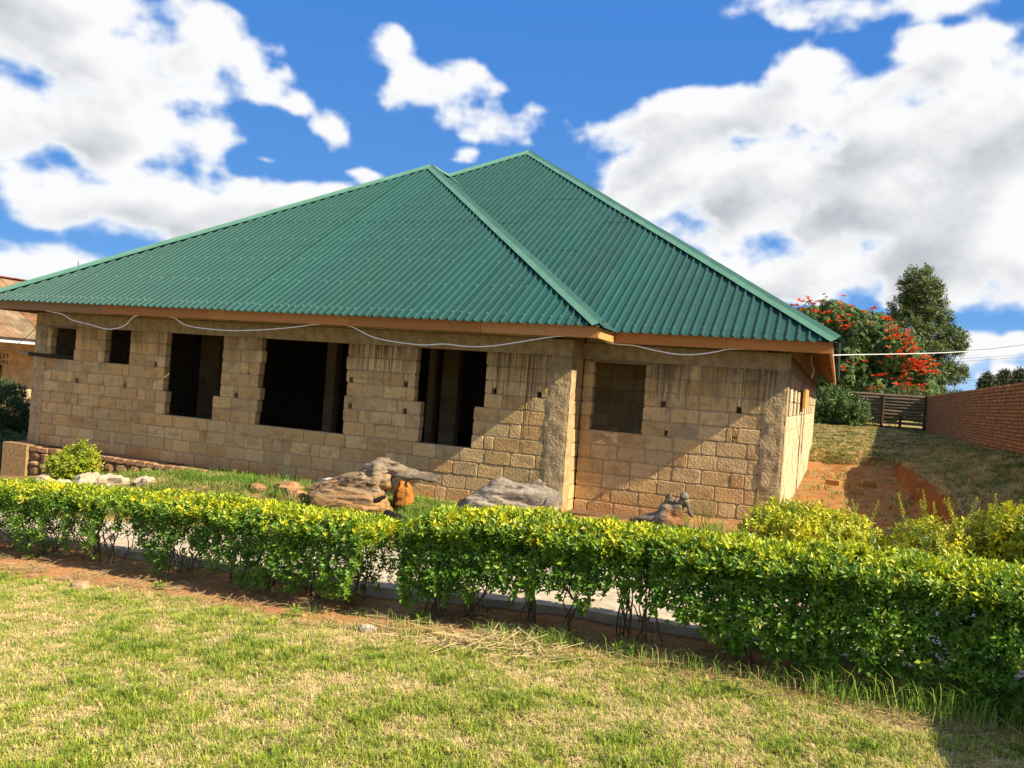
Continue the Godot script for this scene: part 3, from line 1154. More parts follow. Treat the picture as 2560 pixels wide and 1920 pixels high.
# ---------------------------------------------------------------- neighbour
func build_neighbour() -> void:
	var b := thing("toilet_block", "small yellow building with rusty metal roof at the left edge", "building", Vector3(-12.5, -0.75, -8))
	var off := b.position
	var yc := Color(0.72, 0.59, 0.34)
	# the wall stands back under a deep eave
	var xw := -11.7
	var xe := -10.2
	var mb := MB.new()
	mb.box(Vector3(xw - 0.2, -1.2, -17), Vector3(xw, 1.93, -7.80), yc)
	mb.box(Vector3(xw - 0.2, -1.2, -7.80), Vector3(xw, 0.1, -6.6), yc)
	mb.box(Vector3(xw - 0.2, 1.155, -7.80), Vector3(xw, 1.93, -6.6), yc)
	mb.box(Vector3(xw - 0.2, -1.2, -6.6), Vector3(xw, 1.93, 3.0), yc)
	mb.box(Vector3(-16, -1.2, -17), Vector3(-15.8, 1.9, 3), yc)
	mb.box(Vector3(-15.8, -1.2, -17), Vector3(xw - 0.2, 1.9, -16.8), yc)
	mb.box(Vector3(-15.8, -1.2, 2.8), Vector3(xw - 0.2, 1.9, 3.0), yc)
	mb.box(Vector3(-15.8, 1.94, -16.8), Vector3(xe + 0.38, 1.96, 3.0), yc)
	obj_at("wall", mb, M.paint, b, off).position = Vector3.ZERO
	mb = MB.new()
	mb.box(Vector3(xw - 0.15, 0.1, -7.80), Vector3(xw - 0.12, 1.155, -6.6), Color(0.02, 0.02, 0.02))
	obj_at("window", mb, mat(Color(1, 1, 1), 0.2), b, off).position = Vector3.ZERO
	mb = MB.new()
	mb.box(Vector3(xw + 0.001, -1.05, -17), Vector3(xw + 0.12, -0.86, 3.0), Color(0.55, 0.46, 0.28))
	obj_at("footing", mb, M.paint, b, off).position = Vector3.ZERO
	mb = MB.new()
	mb.box(Vector3(xe + 0.38, 1.88, -17.3), Vector3(xe + 0.41, 2.05, 3.3), Color(0.75, 0.77, 0.8))
	obj_at("fascia_board", mb, M.paint, b, off).position = Vector3.ZERO
	# corrugated roof, sheet by sheet, in different states of rust
	var ridge := Vector3(-13.1, 4.12, 0)
	var eave := Vector3(xe + 0.52, 2.04, 0)
	var up := ridge - eave
	var nn := Vector3(up.y, -up.x, 0).normalized()
	if nn.y < 0:
		nn = -nn
	var z := 3.3
	while z > -17.3:
		var rust := rng.randf()
		mb = MB.new()
		var c := Color(0.50, 0.38, 0.24).lerp(Color(0.40, 0.17, 0.075), rust) * rf(0.9, 1.1)
		for s in 12:
			var zz := z - s * 0.066
			for part in 2:
				var c2 := c.lerp(Color(0.55, 0.47, 0.34), 0.55 * part * rng.randf() + 0.1 * (s % 3))
				var t0 := 0.0 if part == 0 else 0.52
				var t1 := 0.53 if part == 0 else 1.0
				var w := [Vector3(0, 0, zz) + nn * 0.0, Vector3(0, 0, zz - 0.033) + nn * 0.018, Vector3(0, 0, zz - 0.066)]
				for k in 2:
					mb.face([eave + up * t0 + w[k], eave + up * t0 + w[k + 1], eave + up * t1 + w[k + 1], eave + up * t1 + w[k]], c2)
		obj_at("roof_sheet", mb, M.rust, b, off).position = Vector3.ZERO
		z -= 0.79
	mb = MB.new()
	mb.face([Vector3(-16.5, 2.04, 3.3), Vector3(-13.1, 4.11, 3.3), Vector3(-13.1, 4.11, -17.3), Vector3(-16.5, 2.04, -17.3)], Color(0.4, 0.2, 0.1))
	obj_at("rear_roof", mb, M.rust, b, off).position = Vector3.ZERO
	mb = MB.new()
	mb.bar(Vector3(-13.1, 4.14, 3.3), Vector3(-13.1, 4.14, -17.3), 0.3, 0.04, Vector3.UP, Color(0.34, 0.13, 0.08))
	obj_at("ridge_cap", mb, M.rust, b, off).position = Vector3.ZERO
	# painted lettering on the wall
	var font := SystemFont.new()
	font.font_names = PackedStringArray(["Droid Sans"])
	font.font_weight = 700
	for q in [["TOILET", 1.42, 17], ["(OOO)", 1.25, 15]]:
		var tm := TextMesh.new()
		tm.text = q[0]
		tm.font = font
		tm.font_size = q[2]
		tm.pixel_size = 0.0115
		tm.depth = 0.004
		tm.horizontal_alignment = HORIZONTAL_ALIGNMENT_RIGHT
		tm.material = mat(Color(0.05, 0.03, 0.02), 0.8)
		var o := add_mesh("lettering", tm, b)
		o.position = Vector3(xw + 0.004, q[1], -7.95) - off
		o.rotation.y = PI / 2
	# dark shrubs in the shade between the two houses
	var t := thing("dark_shrub", "dark fine-leaved shrub in front of the yellow building", "shrub", Vector3(-2.75, -0.65, -1.4))
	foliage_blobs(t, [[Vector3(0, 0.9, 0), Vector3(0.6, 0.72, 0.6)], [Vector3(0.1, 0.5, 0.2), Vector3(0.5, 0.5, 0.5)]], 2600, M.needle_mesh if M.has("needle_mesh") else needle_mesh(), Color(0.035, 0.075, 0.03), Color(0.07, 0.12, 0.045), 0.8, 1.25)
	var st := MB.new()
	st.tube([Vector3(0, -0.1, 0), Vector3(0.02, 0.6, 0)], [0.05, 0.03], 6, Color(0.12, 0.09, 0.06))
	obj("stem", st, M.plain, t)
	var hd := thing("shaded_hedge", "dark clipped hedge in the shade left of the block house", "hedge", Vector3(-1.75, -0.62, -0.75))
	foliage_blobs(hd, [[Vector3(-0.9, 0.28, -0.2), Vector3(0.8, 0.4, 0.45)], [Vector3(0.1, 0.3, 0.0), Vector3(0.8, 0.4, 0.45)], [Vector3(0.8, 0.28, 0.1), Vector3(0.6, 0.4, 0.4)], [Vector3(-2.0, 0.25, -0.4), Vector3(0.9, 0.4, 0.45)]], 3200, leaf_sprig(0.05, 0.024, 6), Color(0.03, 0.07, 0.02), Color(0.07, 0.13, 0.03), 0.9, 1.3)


# ---------------------------------------------------------------- wall, fence
func build_boundary() -> void:
	var xw := 17.0
	var w := thing("boundary_wall", "long red-brown mud brick wall along the right edge", "wall", Vector3(xw, 1.0, -8))
	var off := w.position
	var core := MB.new()
	core.box(Vector3(xw + 0.03, -0.3, -25.0), Vector3(xw + 0.22, 2.48, 2.0), Color(0.26, 0.135, 0.07))
	core.box(Vector3(xw + 0.03, -0.3, 2.0), Vector3(xw + 0.22, 2.18, 6.4), Color(0.26, 0.135, 0.07))
	var pl := obj_at("mortar_core", core, M.brick, w, off)
	pl.position = Vector3.ZERO
	var mb := MB.new()
	var y := 0.3
	var row := 0
	while y < 2.53:
		var z := -25.0 + (0.11 if row % 2 else 0.0)
		while z < (6.4 if y < 2.15 else 2.0):
			var l := 0.215 + rf(-0.01, 0.01)
			if y + 0.07 > 0.05 + ground_y(xw, z) - 0.15 and (y < 2.40 or rng.randf() < 0.93):
				var c := Color(0.38, 0.185, 0.10).lerp(Color(0.31, 0.175, 0.105), rng.randf()) * rf(0.82, 1.15)
				var e := rf(-0.008, 0.010)
				var y1 := y + rf(0.050, 0.060)
				var p0 := Vector3(xw + e, y + rf(0, 0.006), z)
				var p1 := Vector3(xw + 0.2, y1, z + l)
				mb.face([Vector3(p0.x, p0.y, p0.z), Vector3(p0.x + rf(-0.004, 0.004), p0.y, p1.z), Vector3(p0.x, p1.y, p1.z), Vector3(p0.x, p1.y, p0.z)], c)
				mb.face([Vector3(p0.x, p1.y, p1.z), Vector3(p1.x, p1.y, p1.z), Vector3(p1.x, p1.y, p0.z), Vector3(p0.x, p1.y, p0.z)], c)
				mb.face([Vector3(p0.x, p0.y, p0.z), Vector3(p1.x, p0.y, p0.z), Vector3(p1.x, p0.y, p1.z), Vector3(p0.x, p0.y, p1.z)], c)
				mb.face([Vector3(p0.x, p0.y, p1.z), Vector3(p1.x, p0.y, p1.z), Vector3(p1.x, p1.y, p1.z), Vector3(p0.x, p1.y, p1.z)], c)
			z += l + rf(0.005, 0.009)
		y += 0.0745
		row += 1
	stuff(obj_at("brickwork", mb, M.brick, w, off)).position = Vector3.ZERO
	# log fence across the far end
	var f := thing("log_fence", "grey fence of stacked horizontal logs at the end of the brick wall", "fence", Vector3(15.8, 1.15, -24.6))
	var ys := [0.06, 0.24, 0.42, 0.56, 0.69, 0.82, 0.94, 1.06, 1.18, 1.30]
	for i in ys.size():
		var g := MB.new()
		var pts := []
		var rad := []
		for s in 9:
			pts.append(Vector3(-1.75 + s * 0.37, ys[i] + 0.018 * nz.get_noise_2d(s * 30.0, i * 50.0), 0.02 * nz2.get_noise_2d(s * 30.0, i * 40.0)))
			rad.append((0.05 if i < 2 else 0.058) * rf(0.88, 1.12))
		g.tube(pts, rad, 8, Color(0.30, 0.23, 0.16) * rf(0.8, 1.2))
		obj("log", g, M.drift, f)
	for px in [-1.3, -0.35, 0.3, 1.15]:
		var g := MB.new()
		g.tube([Vector3(px, -0.3, 0.09), Vector3(px + 0.02, 1.36 if px > 1.0 else 0.5 if px > 0 else 1.3, 0.09)], [0.055, 0.05], 8, Color(0.14, 0.10, 0.07))
		obj("post", g, M.drift, f)


# ---------------------------------------------------------------- leaves and foliage
func leaf_tri(mb: MB, base: Vector3, dir: Vector3, side: Vector3, l: float, w: float, fold: float) -> void:
	var up := side.cross(dir).normalized()
	var m := base + dir * l * 0.45 - up * fold * w
	var tip := base + dir * l - up * w * 0.35
	var lf := base + dir * l * 0.42 + side * w * 0.5
	var rt := base + dir * l * 0.42 - side * w * 0.5
	var c := Color(1, 1, 1)
	mb.face([base, m, lf], c)
	mb.face([lf, m, tip], c)
	mb.face([base, rt, m], c)
	mb.face([rt, tip, m], c)


func leaf_sprig(l: float, w: float, n: int, material: Material = null) -> ArrayMesh:
	var mb := MB.new()
	var r := RandomNumberGenerator.new()
	r.seed = 99 + n
	for i in n:
		var h := l * 1.7 * i / n
		var a := i * 2.4 + r.randf() * 0.5
		var out := Vector3(cos(a), 0.35 + 0.9 * i / n, sin(a)).normalized()
		var side := out.cross(Vector3.UP).normalized()
		var sz := r.randf_range(0.75, 1.1)
		leaf_tri(mb, Vector3(0, h - l * 0.8, 0), out, side, l * sz, w * sz, 0.22)
	return mb.mesh(material if material else M.leaf)


func needle_mesh() -> ArrayMesh:
	var mb := MB.new()
	var r := RandomNumberGenerator.new()
	r.seed = 5
	for i in 9:
		var a := i * 2.4
		var out := Vector3(cos(a) * 0.8, 0.5 + r.randf() * 0.7, sin(a) * 0.8).normalized()
		leaf_tri(mb, Vector3.ZERO, out, out.cross(Vector3.UP).normalized(), 0.17, 0.014, 0.1)
	M.needle_mesh = mb.mesh(M.tree_leaf)
	return M.needle_mesh


# spray of leaflets either side of a stalk, as on a flame tree
func pinnate_mesh(l: float, w: float, n: int) -> ArrayMesh:
	var mb := MB.new()
	for q in 3:
		var rot := Basis(Vector3.UP, q * 2.1) * Basis(Vector3.RIGHT, 0.5)
		for i in n:
			for s in [-1, 1]:
				var base := Vector3(0, -0.06 * i * i * l / n, l * 1.1 * (i + 1) / n)
				var out := Vector3(s, -0.25, 0.55).normalized()
				leaf_tri(mb, rot * base, rot * out, rot * out.cross(Vector3.UP).normalized(), l * 0.62, w, 0.15)
	return mb.mesh(M.tree_leaf)


func foliage_blobs(parent: Node, blobs: Array, n: int, me: Mesh, dark: Color, light: Color, s0: float, s1: float, called := "foliage", shell := 0.55, droop := 0.0, cut := -0.32) -> void:
	var xf := []
	var cols := []
	var tot := 0.0
	for b in blobs:
		tot += b[1].x * b[1].y + b[1].y * b[1].z + b[1].x * b[1].z
	for b in blobs:
		var share := int(n * (b[1].x * b[1].y + b[1].y * b[1].z + b[1].x * b[1].z) / tot)
		for i in share:
			var d := Vector3(rng.randfn(), rng.randfn(), rng.randfn()).normalized()
			var r := lerpf(shell, 1.0, sqrt(rng.randf())) * (1.0 + 0.22 * nz.get_noise_3d(d.x * 30.0 + b[0].x * 50.0, d.y * 30.0, d.z * 30.0 + b[0].z * 50.0))
			var p: Vector3 = b[0] + d * r * b[1]
			var gap := nz2.get_noise_3d(p.x * 26.0 / maxf(b[1].x, 0.3), p.y * 26.0 / maxf(b[1].x, 0.3), p.z * 26.0 / maxf(b[1].x, 0.3))
			if gap < cut:
				continue
			var up := (d + Vector3(0, 0.7 - droop, 0) + Vector3(rng.randfn(), rng.randfn(), rng.randfn()) * 0.35).normalized()
			var q := Quaternion(Vector3.UP, up)
			var bs := Basis(q) * Basis(Vector3.UP, rng.randf() * TAU)
			xf.append(Transform3D(bs.scaled(Vector3.ONE * rf(s0, s1)), p))
			var c := dark.lerp(light, clampf(0.5 + 0.9 * gap + rf(-0.35, 0.35), 0, 1))
			cols.append(c)
	scatter(called, me, xf, cols, parent)


func limb(mb: MB, a: Vector3, b: Vector3, ra: float, rb: float, col: Color, bend := 0.1) -> void:
	var pts := []
	var rad := []
	var l := (b - a).length()
	for i in 6:
		var t := i / 5.0
		var p := a.lerp(b, t) + Vector3(rf(-1, 1), rf(-0.3, 0.3), rf(-1, 1)) * bend * l * 0.2 * sin(PI * t)
		pts.append(p)
		rad.append(lerpf(ra, rb, t))
	mb.tube(pts, rad, 7, col)


func build_trees() -> void:
	var bark := Color(0.16, 0.12, 0.085)
	# flame tree
	var t := thing("flame_tree", "dark green spreading tree covered in orange-red flower clusters behind the log fence", "tree", Vector3(14.6, 1.2, -35))
	var tr := MB.new()
	limb(tr, Vector3(0, -0.3, 0), Vector3(0.1, 2.2, 0), 0.3, 0.22, bark)
	for q in [Vector3(-2.6, 4.8, 0.4), Vector3(-1.0, 5.2, -0.8), Vector3(1.6, 4.4, 0.3), Vector3(2.6, 3.0, 0.8), Vector3(-3.2, 3.2, 0.2)]:
		limb(tr, Vector3(0.1, 2.0, 0), q, 0.15, 0.04, bark, 0.3)
	obj("trunk", tr, M.plain, t)
	var blobs := [[Vector3(-2.5, 4.6, 0.4), Vector3(1.6, 1.4, 1.6)], [Vector3(-1.3, 5.0, 0.2), Vector3(1.7, 1.35, 1.7)], [Vector3(0.2, 4.3, 0.5), Vector3(1.8, 1.5, 1.8)], [Vector3(1.5, 3.5, 0.6), Vector3(1.7, 1.5, 1.7)], [Vector3(2.5, 2.3, 0.8), Vector3(1.35, 1.5, 1.5)], [Vector3(-1.0, 2.6, 1.0), Vector3(2.0, 1.6, 1.7)], [Vector3(1.0, 1.4, 1.2), Vector3(1.9, 1.4, 1.5)], [Vector3(-3.0, 3.0, 0.2), Vector3(1.7, 1.6, 1.6)], [Vector3(-2.6, 1.2, 0.5), Vector3(1.7, 1.3, 1.5)]]
	foliage_blobs(t, blobs, 10500, pinnate_mesh(0.20, 0.058, 4), Color(0.03, 0.075, 0.02), Color(0.12, 0.19, 0.04), 0.7, 1.25, "crown", 0.5)
	# flower clusters sit on the outside of the crown, most on the right flank
	var fm := MB.new()
	var fr := RandomNumberGenerator.new()
	fr.seed = 4
	for i in 16:
		var a := i * 2.4
		var out := Vector3(cos(a), 0.25 + 0.9 * fr.randf(), sin(a)).normalized()
		var base := Vector3(cos(a * 1.7), 0.0, sin(a * 1.7)) * 0.1
		leaf_tri(fm, base, out, out.cross(Vector3.UP).normalized(), 0.16, 0.085, 0.3)
	var fmesh := fm.mesh(M.tree_leaf)
	var xf := []
	var cols := []
	for q in [[-3.2, 5.8, 3, 0.5], [-2.6, 6.0, 5, 0.6], [-1.4, 6.25, 5, 0.6], [-2.0, 5.2, 2, 0.5], [-0.6, 5.2, 3, 0.6], [-2.9, 4.9, 2, 0.4], [0.3, 5.6, 5, 0.5], [1.3, 5.1, 6, 0.5], [1.9, 4.5, 9, 0.5], [2.4, 3.9, 9, 0.45], [2.7, 3.3, 10, 0.5], [3.1, 2.8, 12, 0.5], [2.2, 2.9, 8, 0.5], [1.4, 3.4, 4, 0.6], [0.9, 2.3, 4, 0.3], [2.2, 1.6, 7, 0.45], [1.1, 1.1, 5, 0.4], [1.7, 0.8, 4, 0.3], [2.9, 1.9, 4, 0.3], [0.4, 3.2, 3, 0.6], [-0.3, 2.6, 3, 0.7], [3.7, 0.7, 9, 0.35], [0.8, 1.7, 5, 0.3], [2.6, 3.0, 14, 0.7], [2.0, 2.2, 12, 0.7], [1.6, 4.2, 10, 0.8], [0.2, 4.6, 8, 1.2], [-1.6, 5.4, 10, 1.4], [2.9, 1.3, 9, 0.6]]:
		for i in int(q[2]):
			# pushed out to where the crown ends on the near side
			var p := Vector3(q[0] + rf(-1, 1) * q[3], q[1] + rf(-1, 1) * q[3] * 0.6, 0)
			var zz := 0.3
			for b in blobs:
				var dx: float = (p.x - b[0].x) / b[1].x
				var dy: float = (p.y - b[0].y) / b[1].y
				var r2 := dx * dx + dy * dy
				if r2 < 1.0:
					zz = maxf(zz, b[0].z + b[1].z * sqrt(1.0 - r2) + 0.12)
			p.z = zz
			xf.append(Transform3D(Basis(Vector3(rf(-1, 1), rf(-1, 1), rf(-1, 1)).normalized(), rf(0, 0.9)).scaled(Vector3.ONE * rf(0.55, 1.1)), p))
			cols.append(Color(0.62, 0.055, 0.012).lerp(Color(0.76, 0.13, 0.022), rng.randf()))
	scatter("flowers", fmesh, xf, cols, t)
	# eucalyptus behind it
	var e := thing("eucalyptus_tree", "tall grey-green eucalyptus rising behind the flowering tree", "tree", Vector3(20.2, 1.3, -67.5))
	tr = MB.new()
	limb(tr, Vector3(0, -0.5, 0), Vector3(-0.2, 6.0, 0), 0.35, 0.24, Color(0.3, 0.26, 0.2))
	limb(tr, Vector3(-0.2, 5.5, 0), Vector3(-0.5, 11.5, 0), 0.22, 0.05, Color(0.3, 0.26, 0.2))
	for q in [Vector3(2.8, 7.0, -0.4), Vector3(1.4, 9.0, -0.4), Vector3(-2.0, 9.0, 0.3), Vector3(2.2, 4.2, -0.4), Vector3(3.6, 5.2, -1.0)]:
		limb(tr, Vector3(-0.1, 3.5, 0), q, 0.12, 0.03, Color(0.3, 0.26, 0.2), 0.3)
	obj("trunk", tr, M.plain, e)
	foliage_blobs(e, [[Vector3(-0.6, 11.2, 0.1), Vector3(1.6, 2.2, 1.6)], [Vector3(0.1, 10.3, 0), Vector3(1.5, 1.9, 1.5)], [Vector3(-1.9, 9.5, 0.5), Vector3(1.0, 1.2, 1.0)], [Vector3(1.45, 8.95, -0.5), Vector3(0.8, 0.85, 0.8)], [Vector3(-1.0, 7.9, 0.3), Vector3(1.8, 1.7, 1.6)], [Vector3(0.6, 6.8, 0), Vector3(1.6, 1.6, 1.5)], [Vector3(2.5, 7.1, -0.8), Vector3(1.2, 1.35, 1.2)], [Vector3(1.6, 4.4, -0.5), Vector3(1.3, 1.2, 1.3)], [Vector3(3.0, 4.3, -1.0), Vector3(0.75, 0.85, 0.75)], [Vector3(0.2, 3.6, 0), Vector3(2.0, 1.7, 1.6)]],
		8000, leaf_sprig(0.30, 0.10, 8, M.tree_leaf), Color(0.045, 0.075, 0.025), Color(0.15, 0.20, 0.06), 0.7, 1.3, "crown", 0.4, 0.5, -0.07)
	# acacia-like tree low on the right, bush before the fence, hedge growth over the fence
	var a := thing("thorn_tree", "low feathery light-green tree to the right of the flowering tree", "tree", Vector3(21.0, 1.2, -52))
	tr = MB.new()
	limb(tr, Vector3(0, -0.3, 0), Vector3(-0.3, 1.4, 0), 0.12, 0.06, bark)
	obj("trunk", tr, M.plain, a)
	foliage_blobs(a, [[Vector3(0, 1.7, 0), Vector3(1.5, 0.75, 1.2)], [Vector3(-1.2, 1.2, 0), Vector3(1.2, 0.8, 1.0)], [Vector3(1.0, 1.1, 0), Vector3(1.1, 0.45, 0.9)], [Vector3(-2.2, 0.6, 0), Vector3(1.5, 0.7, 1.0)], [Vector3(0.4, 0.5, 0.2), Vector3(2.0, 0.6, 1.0)]], 2600, leaf_sprig(0.2, 0.06, 7, M.tree_leaf), Color(0.05, 0.085, 0.025), Color(0.13, 0.18, 0.05), 0.7, 1.3, "crown", 0.3)
	var s := thing("green_bush", "dark leafy bush at the left end of the log fence", "bush", Vector3(14.0, 1.1, -24.0))
	foliage_blobs(s, [[Vector3(-0.4, 0.75, 0), Vector3(0.85, 0.8, 0.7)], [Vector3(0.35, 0.55, 0.1), Vector3(0.6, 0.65, 0.6)], [Vector3(-0.9, 0.5, 0.2), Vector3(0.7, 0.6, 0.6)]], 1700, leaf_sprig(0.12, 0.035, 9, M.tree_leaf), Color(0.035, 0.08, 0.02), Color(0.13, 0.21, 0.05), 0.8, 1.5, "foliage", 0.4)
	tr = MB.new()
	for q in 5:
		limb(tr, Vector3(rf(-0.3, 0.2), -0.1, 0), Vector3(rf(-1.0, 0.6), rf(0.8, 1.3), rf(-0.3, 0.3)), 0.02, 0.008, bark)
	obj("stem", tr, M.plain, s)
	var s2 := thing("fence_shrub", "olive shrub showing over the log fence beneath the red flowers", "shrub", Vector3(16.3, 1.15, -27.5))
	foliage_blobs(s2, [[Vector3(0.1, 1.15, 0), Vector3(0.9, 0.7, 0.6)], [Vector3(-0.8, 0.8, 0), Vector3(0.9, 0.8, 0.6)], [Vector3(1.0, 0.9, 0), Vector3(0.7, 0.8, 0.6)]], 1500, leaf_sprig(0.11, 0.04, 7, M.tree_leaf), Color(0.05, 0.085, 0.025), Color(0.15, 0.19, 0.055), 0.8, 1.4, "foliage", 0.3)
	# far eucalypts over the wall
	var fars := [[39.2, -161.9, 10.4, 1.35, "far eucalyptus, leftmost of the row beyond the brick wall"], [42.0, -162.9, 11.2, 1.5, "far eucalyptus, second from the left beyond the brick wall"], [44.7, -163.7, 11.6, 1.6, "far eucalyptus, third from the left beyond the brick wall"], [47.7, -165.0, 11.9, 1.8, "far eucalyptus cut by the right edge of the picture"]]
	for q in fars:
		var o := thing("far_eucalyptus", q[4], "tree", Vector3(q[0], 1.2, q[1]), "far eucalypts beyond the wall")
		tr = MB.new()
		limb(tr, Vector3(0, -1, 0), Vector3(0.2, q[2] - 3.0, 0), 0.25, 0.1, bark)
		obj("trunk", tr, M.plain, o)
		var hh: float = q[2] - 1.2
		var r: float = q[3]
		foliage_blobs(o, [[Vector3(0, hh - r * 0.7, 0), Vector3(r * 0.75, r * 0.8, r * 0.75)], [Vector3(-r * 0.5, hh - r * 1.6, 0), Vector3(r * 0.7, r * 0.7, r * 0.7)], [Vector3(r * 0.5, hh - r * 1.8, 0), Vector3(r * 0.7, r * 0.75, r * 0.7)], [Vector3(0, hh - r * 2.6, 0), Vector3(r * 1.0, r * 0.9, r * 0.8)]], 900, leaf_sprig(0.6, 0.24, 6, M.tree_leaf), Color(0.035, 0.055, 0.022), Color(0.10, 0.13, 0.05), 0.7, 1.2, "crown", 0.3)
	# the thin cypress tip over the left hip
	var c := thing("slender_cypress", "slender dark tree tip showing above the left roof slope", "tree", Vector3(-26.0, -0.8, -21.9))
	tr = MB.new()
	limb(tr, Vector3(0, -0.4, 0), Vector3(0, 7.6, 0), 0.12, 0.02, bark, 0.02)
	obj("trunk", tr, M.plain, c)
	foliage_blobs(c, [[Vector3(0, 6.95, 0), Vector3(0.14, 0.42, 0.14)], [Vector3(0, 5.6, 0), Vector3(0.35, 1.4, 0.35)], [Vector3(0, 3.6, 0), Vector3(0.6, 1.8, 0.6)], [Vector3(0, 1.8, 0), Vector3(0.8, 1.6, 0.8)]], 1500, leaf_sprig(0.13, 0.05, 6, M.tree_leaf), Color(0.05, 0.065, 0.025), Color(0.12, 0.13, 0.05), 0.7, 1.2, "crown", 0.3)


# ---------------------------------------------------------------- weathered wood
# capsules joined smoothly, meshed as surface nets; p holds [from, to, radius, radius]
func wood_mesh(prims: Array, lo: Vector3, hi: Vector3, cell: float, amp: float, blend: float, paint: Callable, mat_: Material) -> ArrayMesh:
	var nx := int((hi.x - lo.x) / cell) + 1
	var ny := int((hi.y - lo.y) / cell) + 1
	var nz_ := int((hi.z - lo.z) / cell) + 1
	var f := PackedFloat32Array()
	f.resize(nx * ny * nz_)
	f.fill(9.0)
	var pa := PackedVector3Array()
	var pd := PackedVector3Array()
	for p in prims:
		pa.append(p[0])
		pd.append(p[1] - p[0])
	for k in nz_:
		for j in ny:
			for i in nx:
				var q := lo + Vector3(i, j, k) * cell
				var s := 0.0
				for m in prims.size():
					var t := clampf((q - pa[m]).dot(pd[m]) / pd[m].length_squared(), 0.0, 1.0)
					var d: float = (q - pa[m] - pd[m] * t).length() - lerpf(prims[m][2], prims[m][3], t)
					s += exp(-d / blend)
				var dd := -blend * log(maxf(s, 1e-20))
				if absf(dd) < 0.25:
					dd -= amp * nz.get_noise_3d(q.x * 26.0, q.y * 120.0, q.z * 120.0) + amp * 0.7 * nz2.get_noise_3d(q.x * 60.0 + 9.0, q.y * 260.0, q.z * 260.0)
				f[(k * ny + j) * nx + i] = dd
	var vid := {}
	var mb := MB.new()
	var cr := [[0, 0, 0], [1, 0, 0], [0, 1, 0], [1, 1, 0], [0, 0, 1], [1, 0, 1], [0, 1, 1], [1, 1, 1]]
	var ed := [[0, 1], [2, 3], [4, 5], [6, 7], [0, 2], [1, 3], [4, 6], [5, 7], [0, 4], [1, 5], [2, 6], [3, 7]]
	for k in nz_ - 1:
		for j in ny - 1:
			for i in nx - 1:
				var vals := []
				var neg := 0
				for c in cr:
					var val := f[((k + c[2]) * ny + j + c[1]) * nx + i + c[0]]
					vals.append(val)
					if val < 0.0:
						neg += 1
				if neg == 0 or neg == 8:
					continue
				var sum := Vector3.ZERO
				var cnt := 0
				for e in ed:
					var a: float = vals[e[0]]
					var b: float = vals[e[1]]
					if (a < 0.0) != (b < 0.0):
						var t := a / (a - b)
						var ca: Array = cr[e[0]]
						var cb: Array = cr[e[1]]
						sum += Vector3(ca[0], ca[1], ca[2]).lerp(Vector3(cb[0], cb[1], cb[2]), t)
						cnt += 1
				var pos := lo + (Vector3(i, j, k) + sum / cnt) * cell
				var g := Vector3(vals[1] + vals[3] + vals[5] + vals[7] - vals[0] - vals[2] - vals[4] - vals[6], vals[2] + vals[3] + vals[6] + vals[7] - vals[0] - vals[1] - vals[4] - vals[5], vals[4] + vals[5] + vals[6] + vals[7] - vals[0] - vals[1] - vals[2] - vals[3]).normalized()
				vid[(k * ny + j) * nx + i] = mb.vert(pos, g, paint.call(pos))
	for key in vid:
		var i: int = key % nx
		var j: int = (key / nx) % ny
		var k: int = key / (nx * ny)
		var s0 := f[key] < 0.0
		for ax in 3:
			var st: int = [1, nx, nx * ny][ax]
			var su: int = [nx, nx * ny, 1][ax]
			var sv: int = [nx * ny, 1, nx][ax]
			if key + st >= f.size():
				continue
			var s1 := f[key + st] < 0.0
			if s0 == s1:
				continue
			var qs := [key, key - su, key - su - sv, key - sv]
			var ok := true
			for q in qs:
				if not vid.has(q):
					ok = false
			if not ok:
				continue
			var a: int = vid[qs[0]]
			var b: int = vid[qs[1]]
			var c: int = vid[qs[2]]
			var d: int = vid[qs[3]]
			if s0:
				mb.idx.append_array(PackedInt32Array([a, c, b, a, d, c]))
			else:
				mb.idx.append_array(PackedInt32Array([a, b, c, a, c, d]))
	return mb.mesh(mat_)


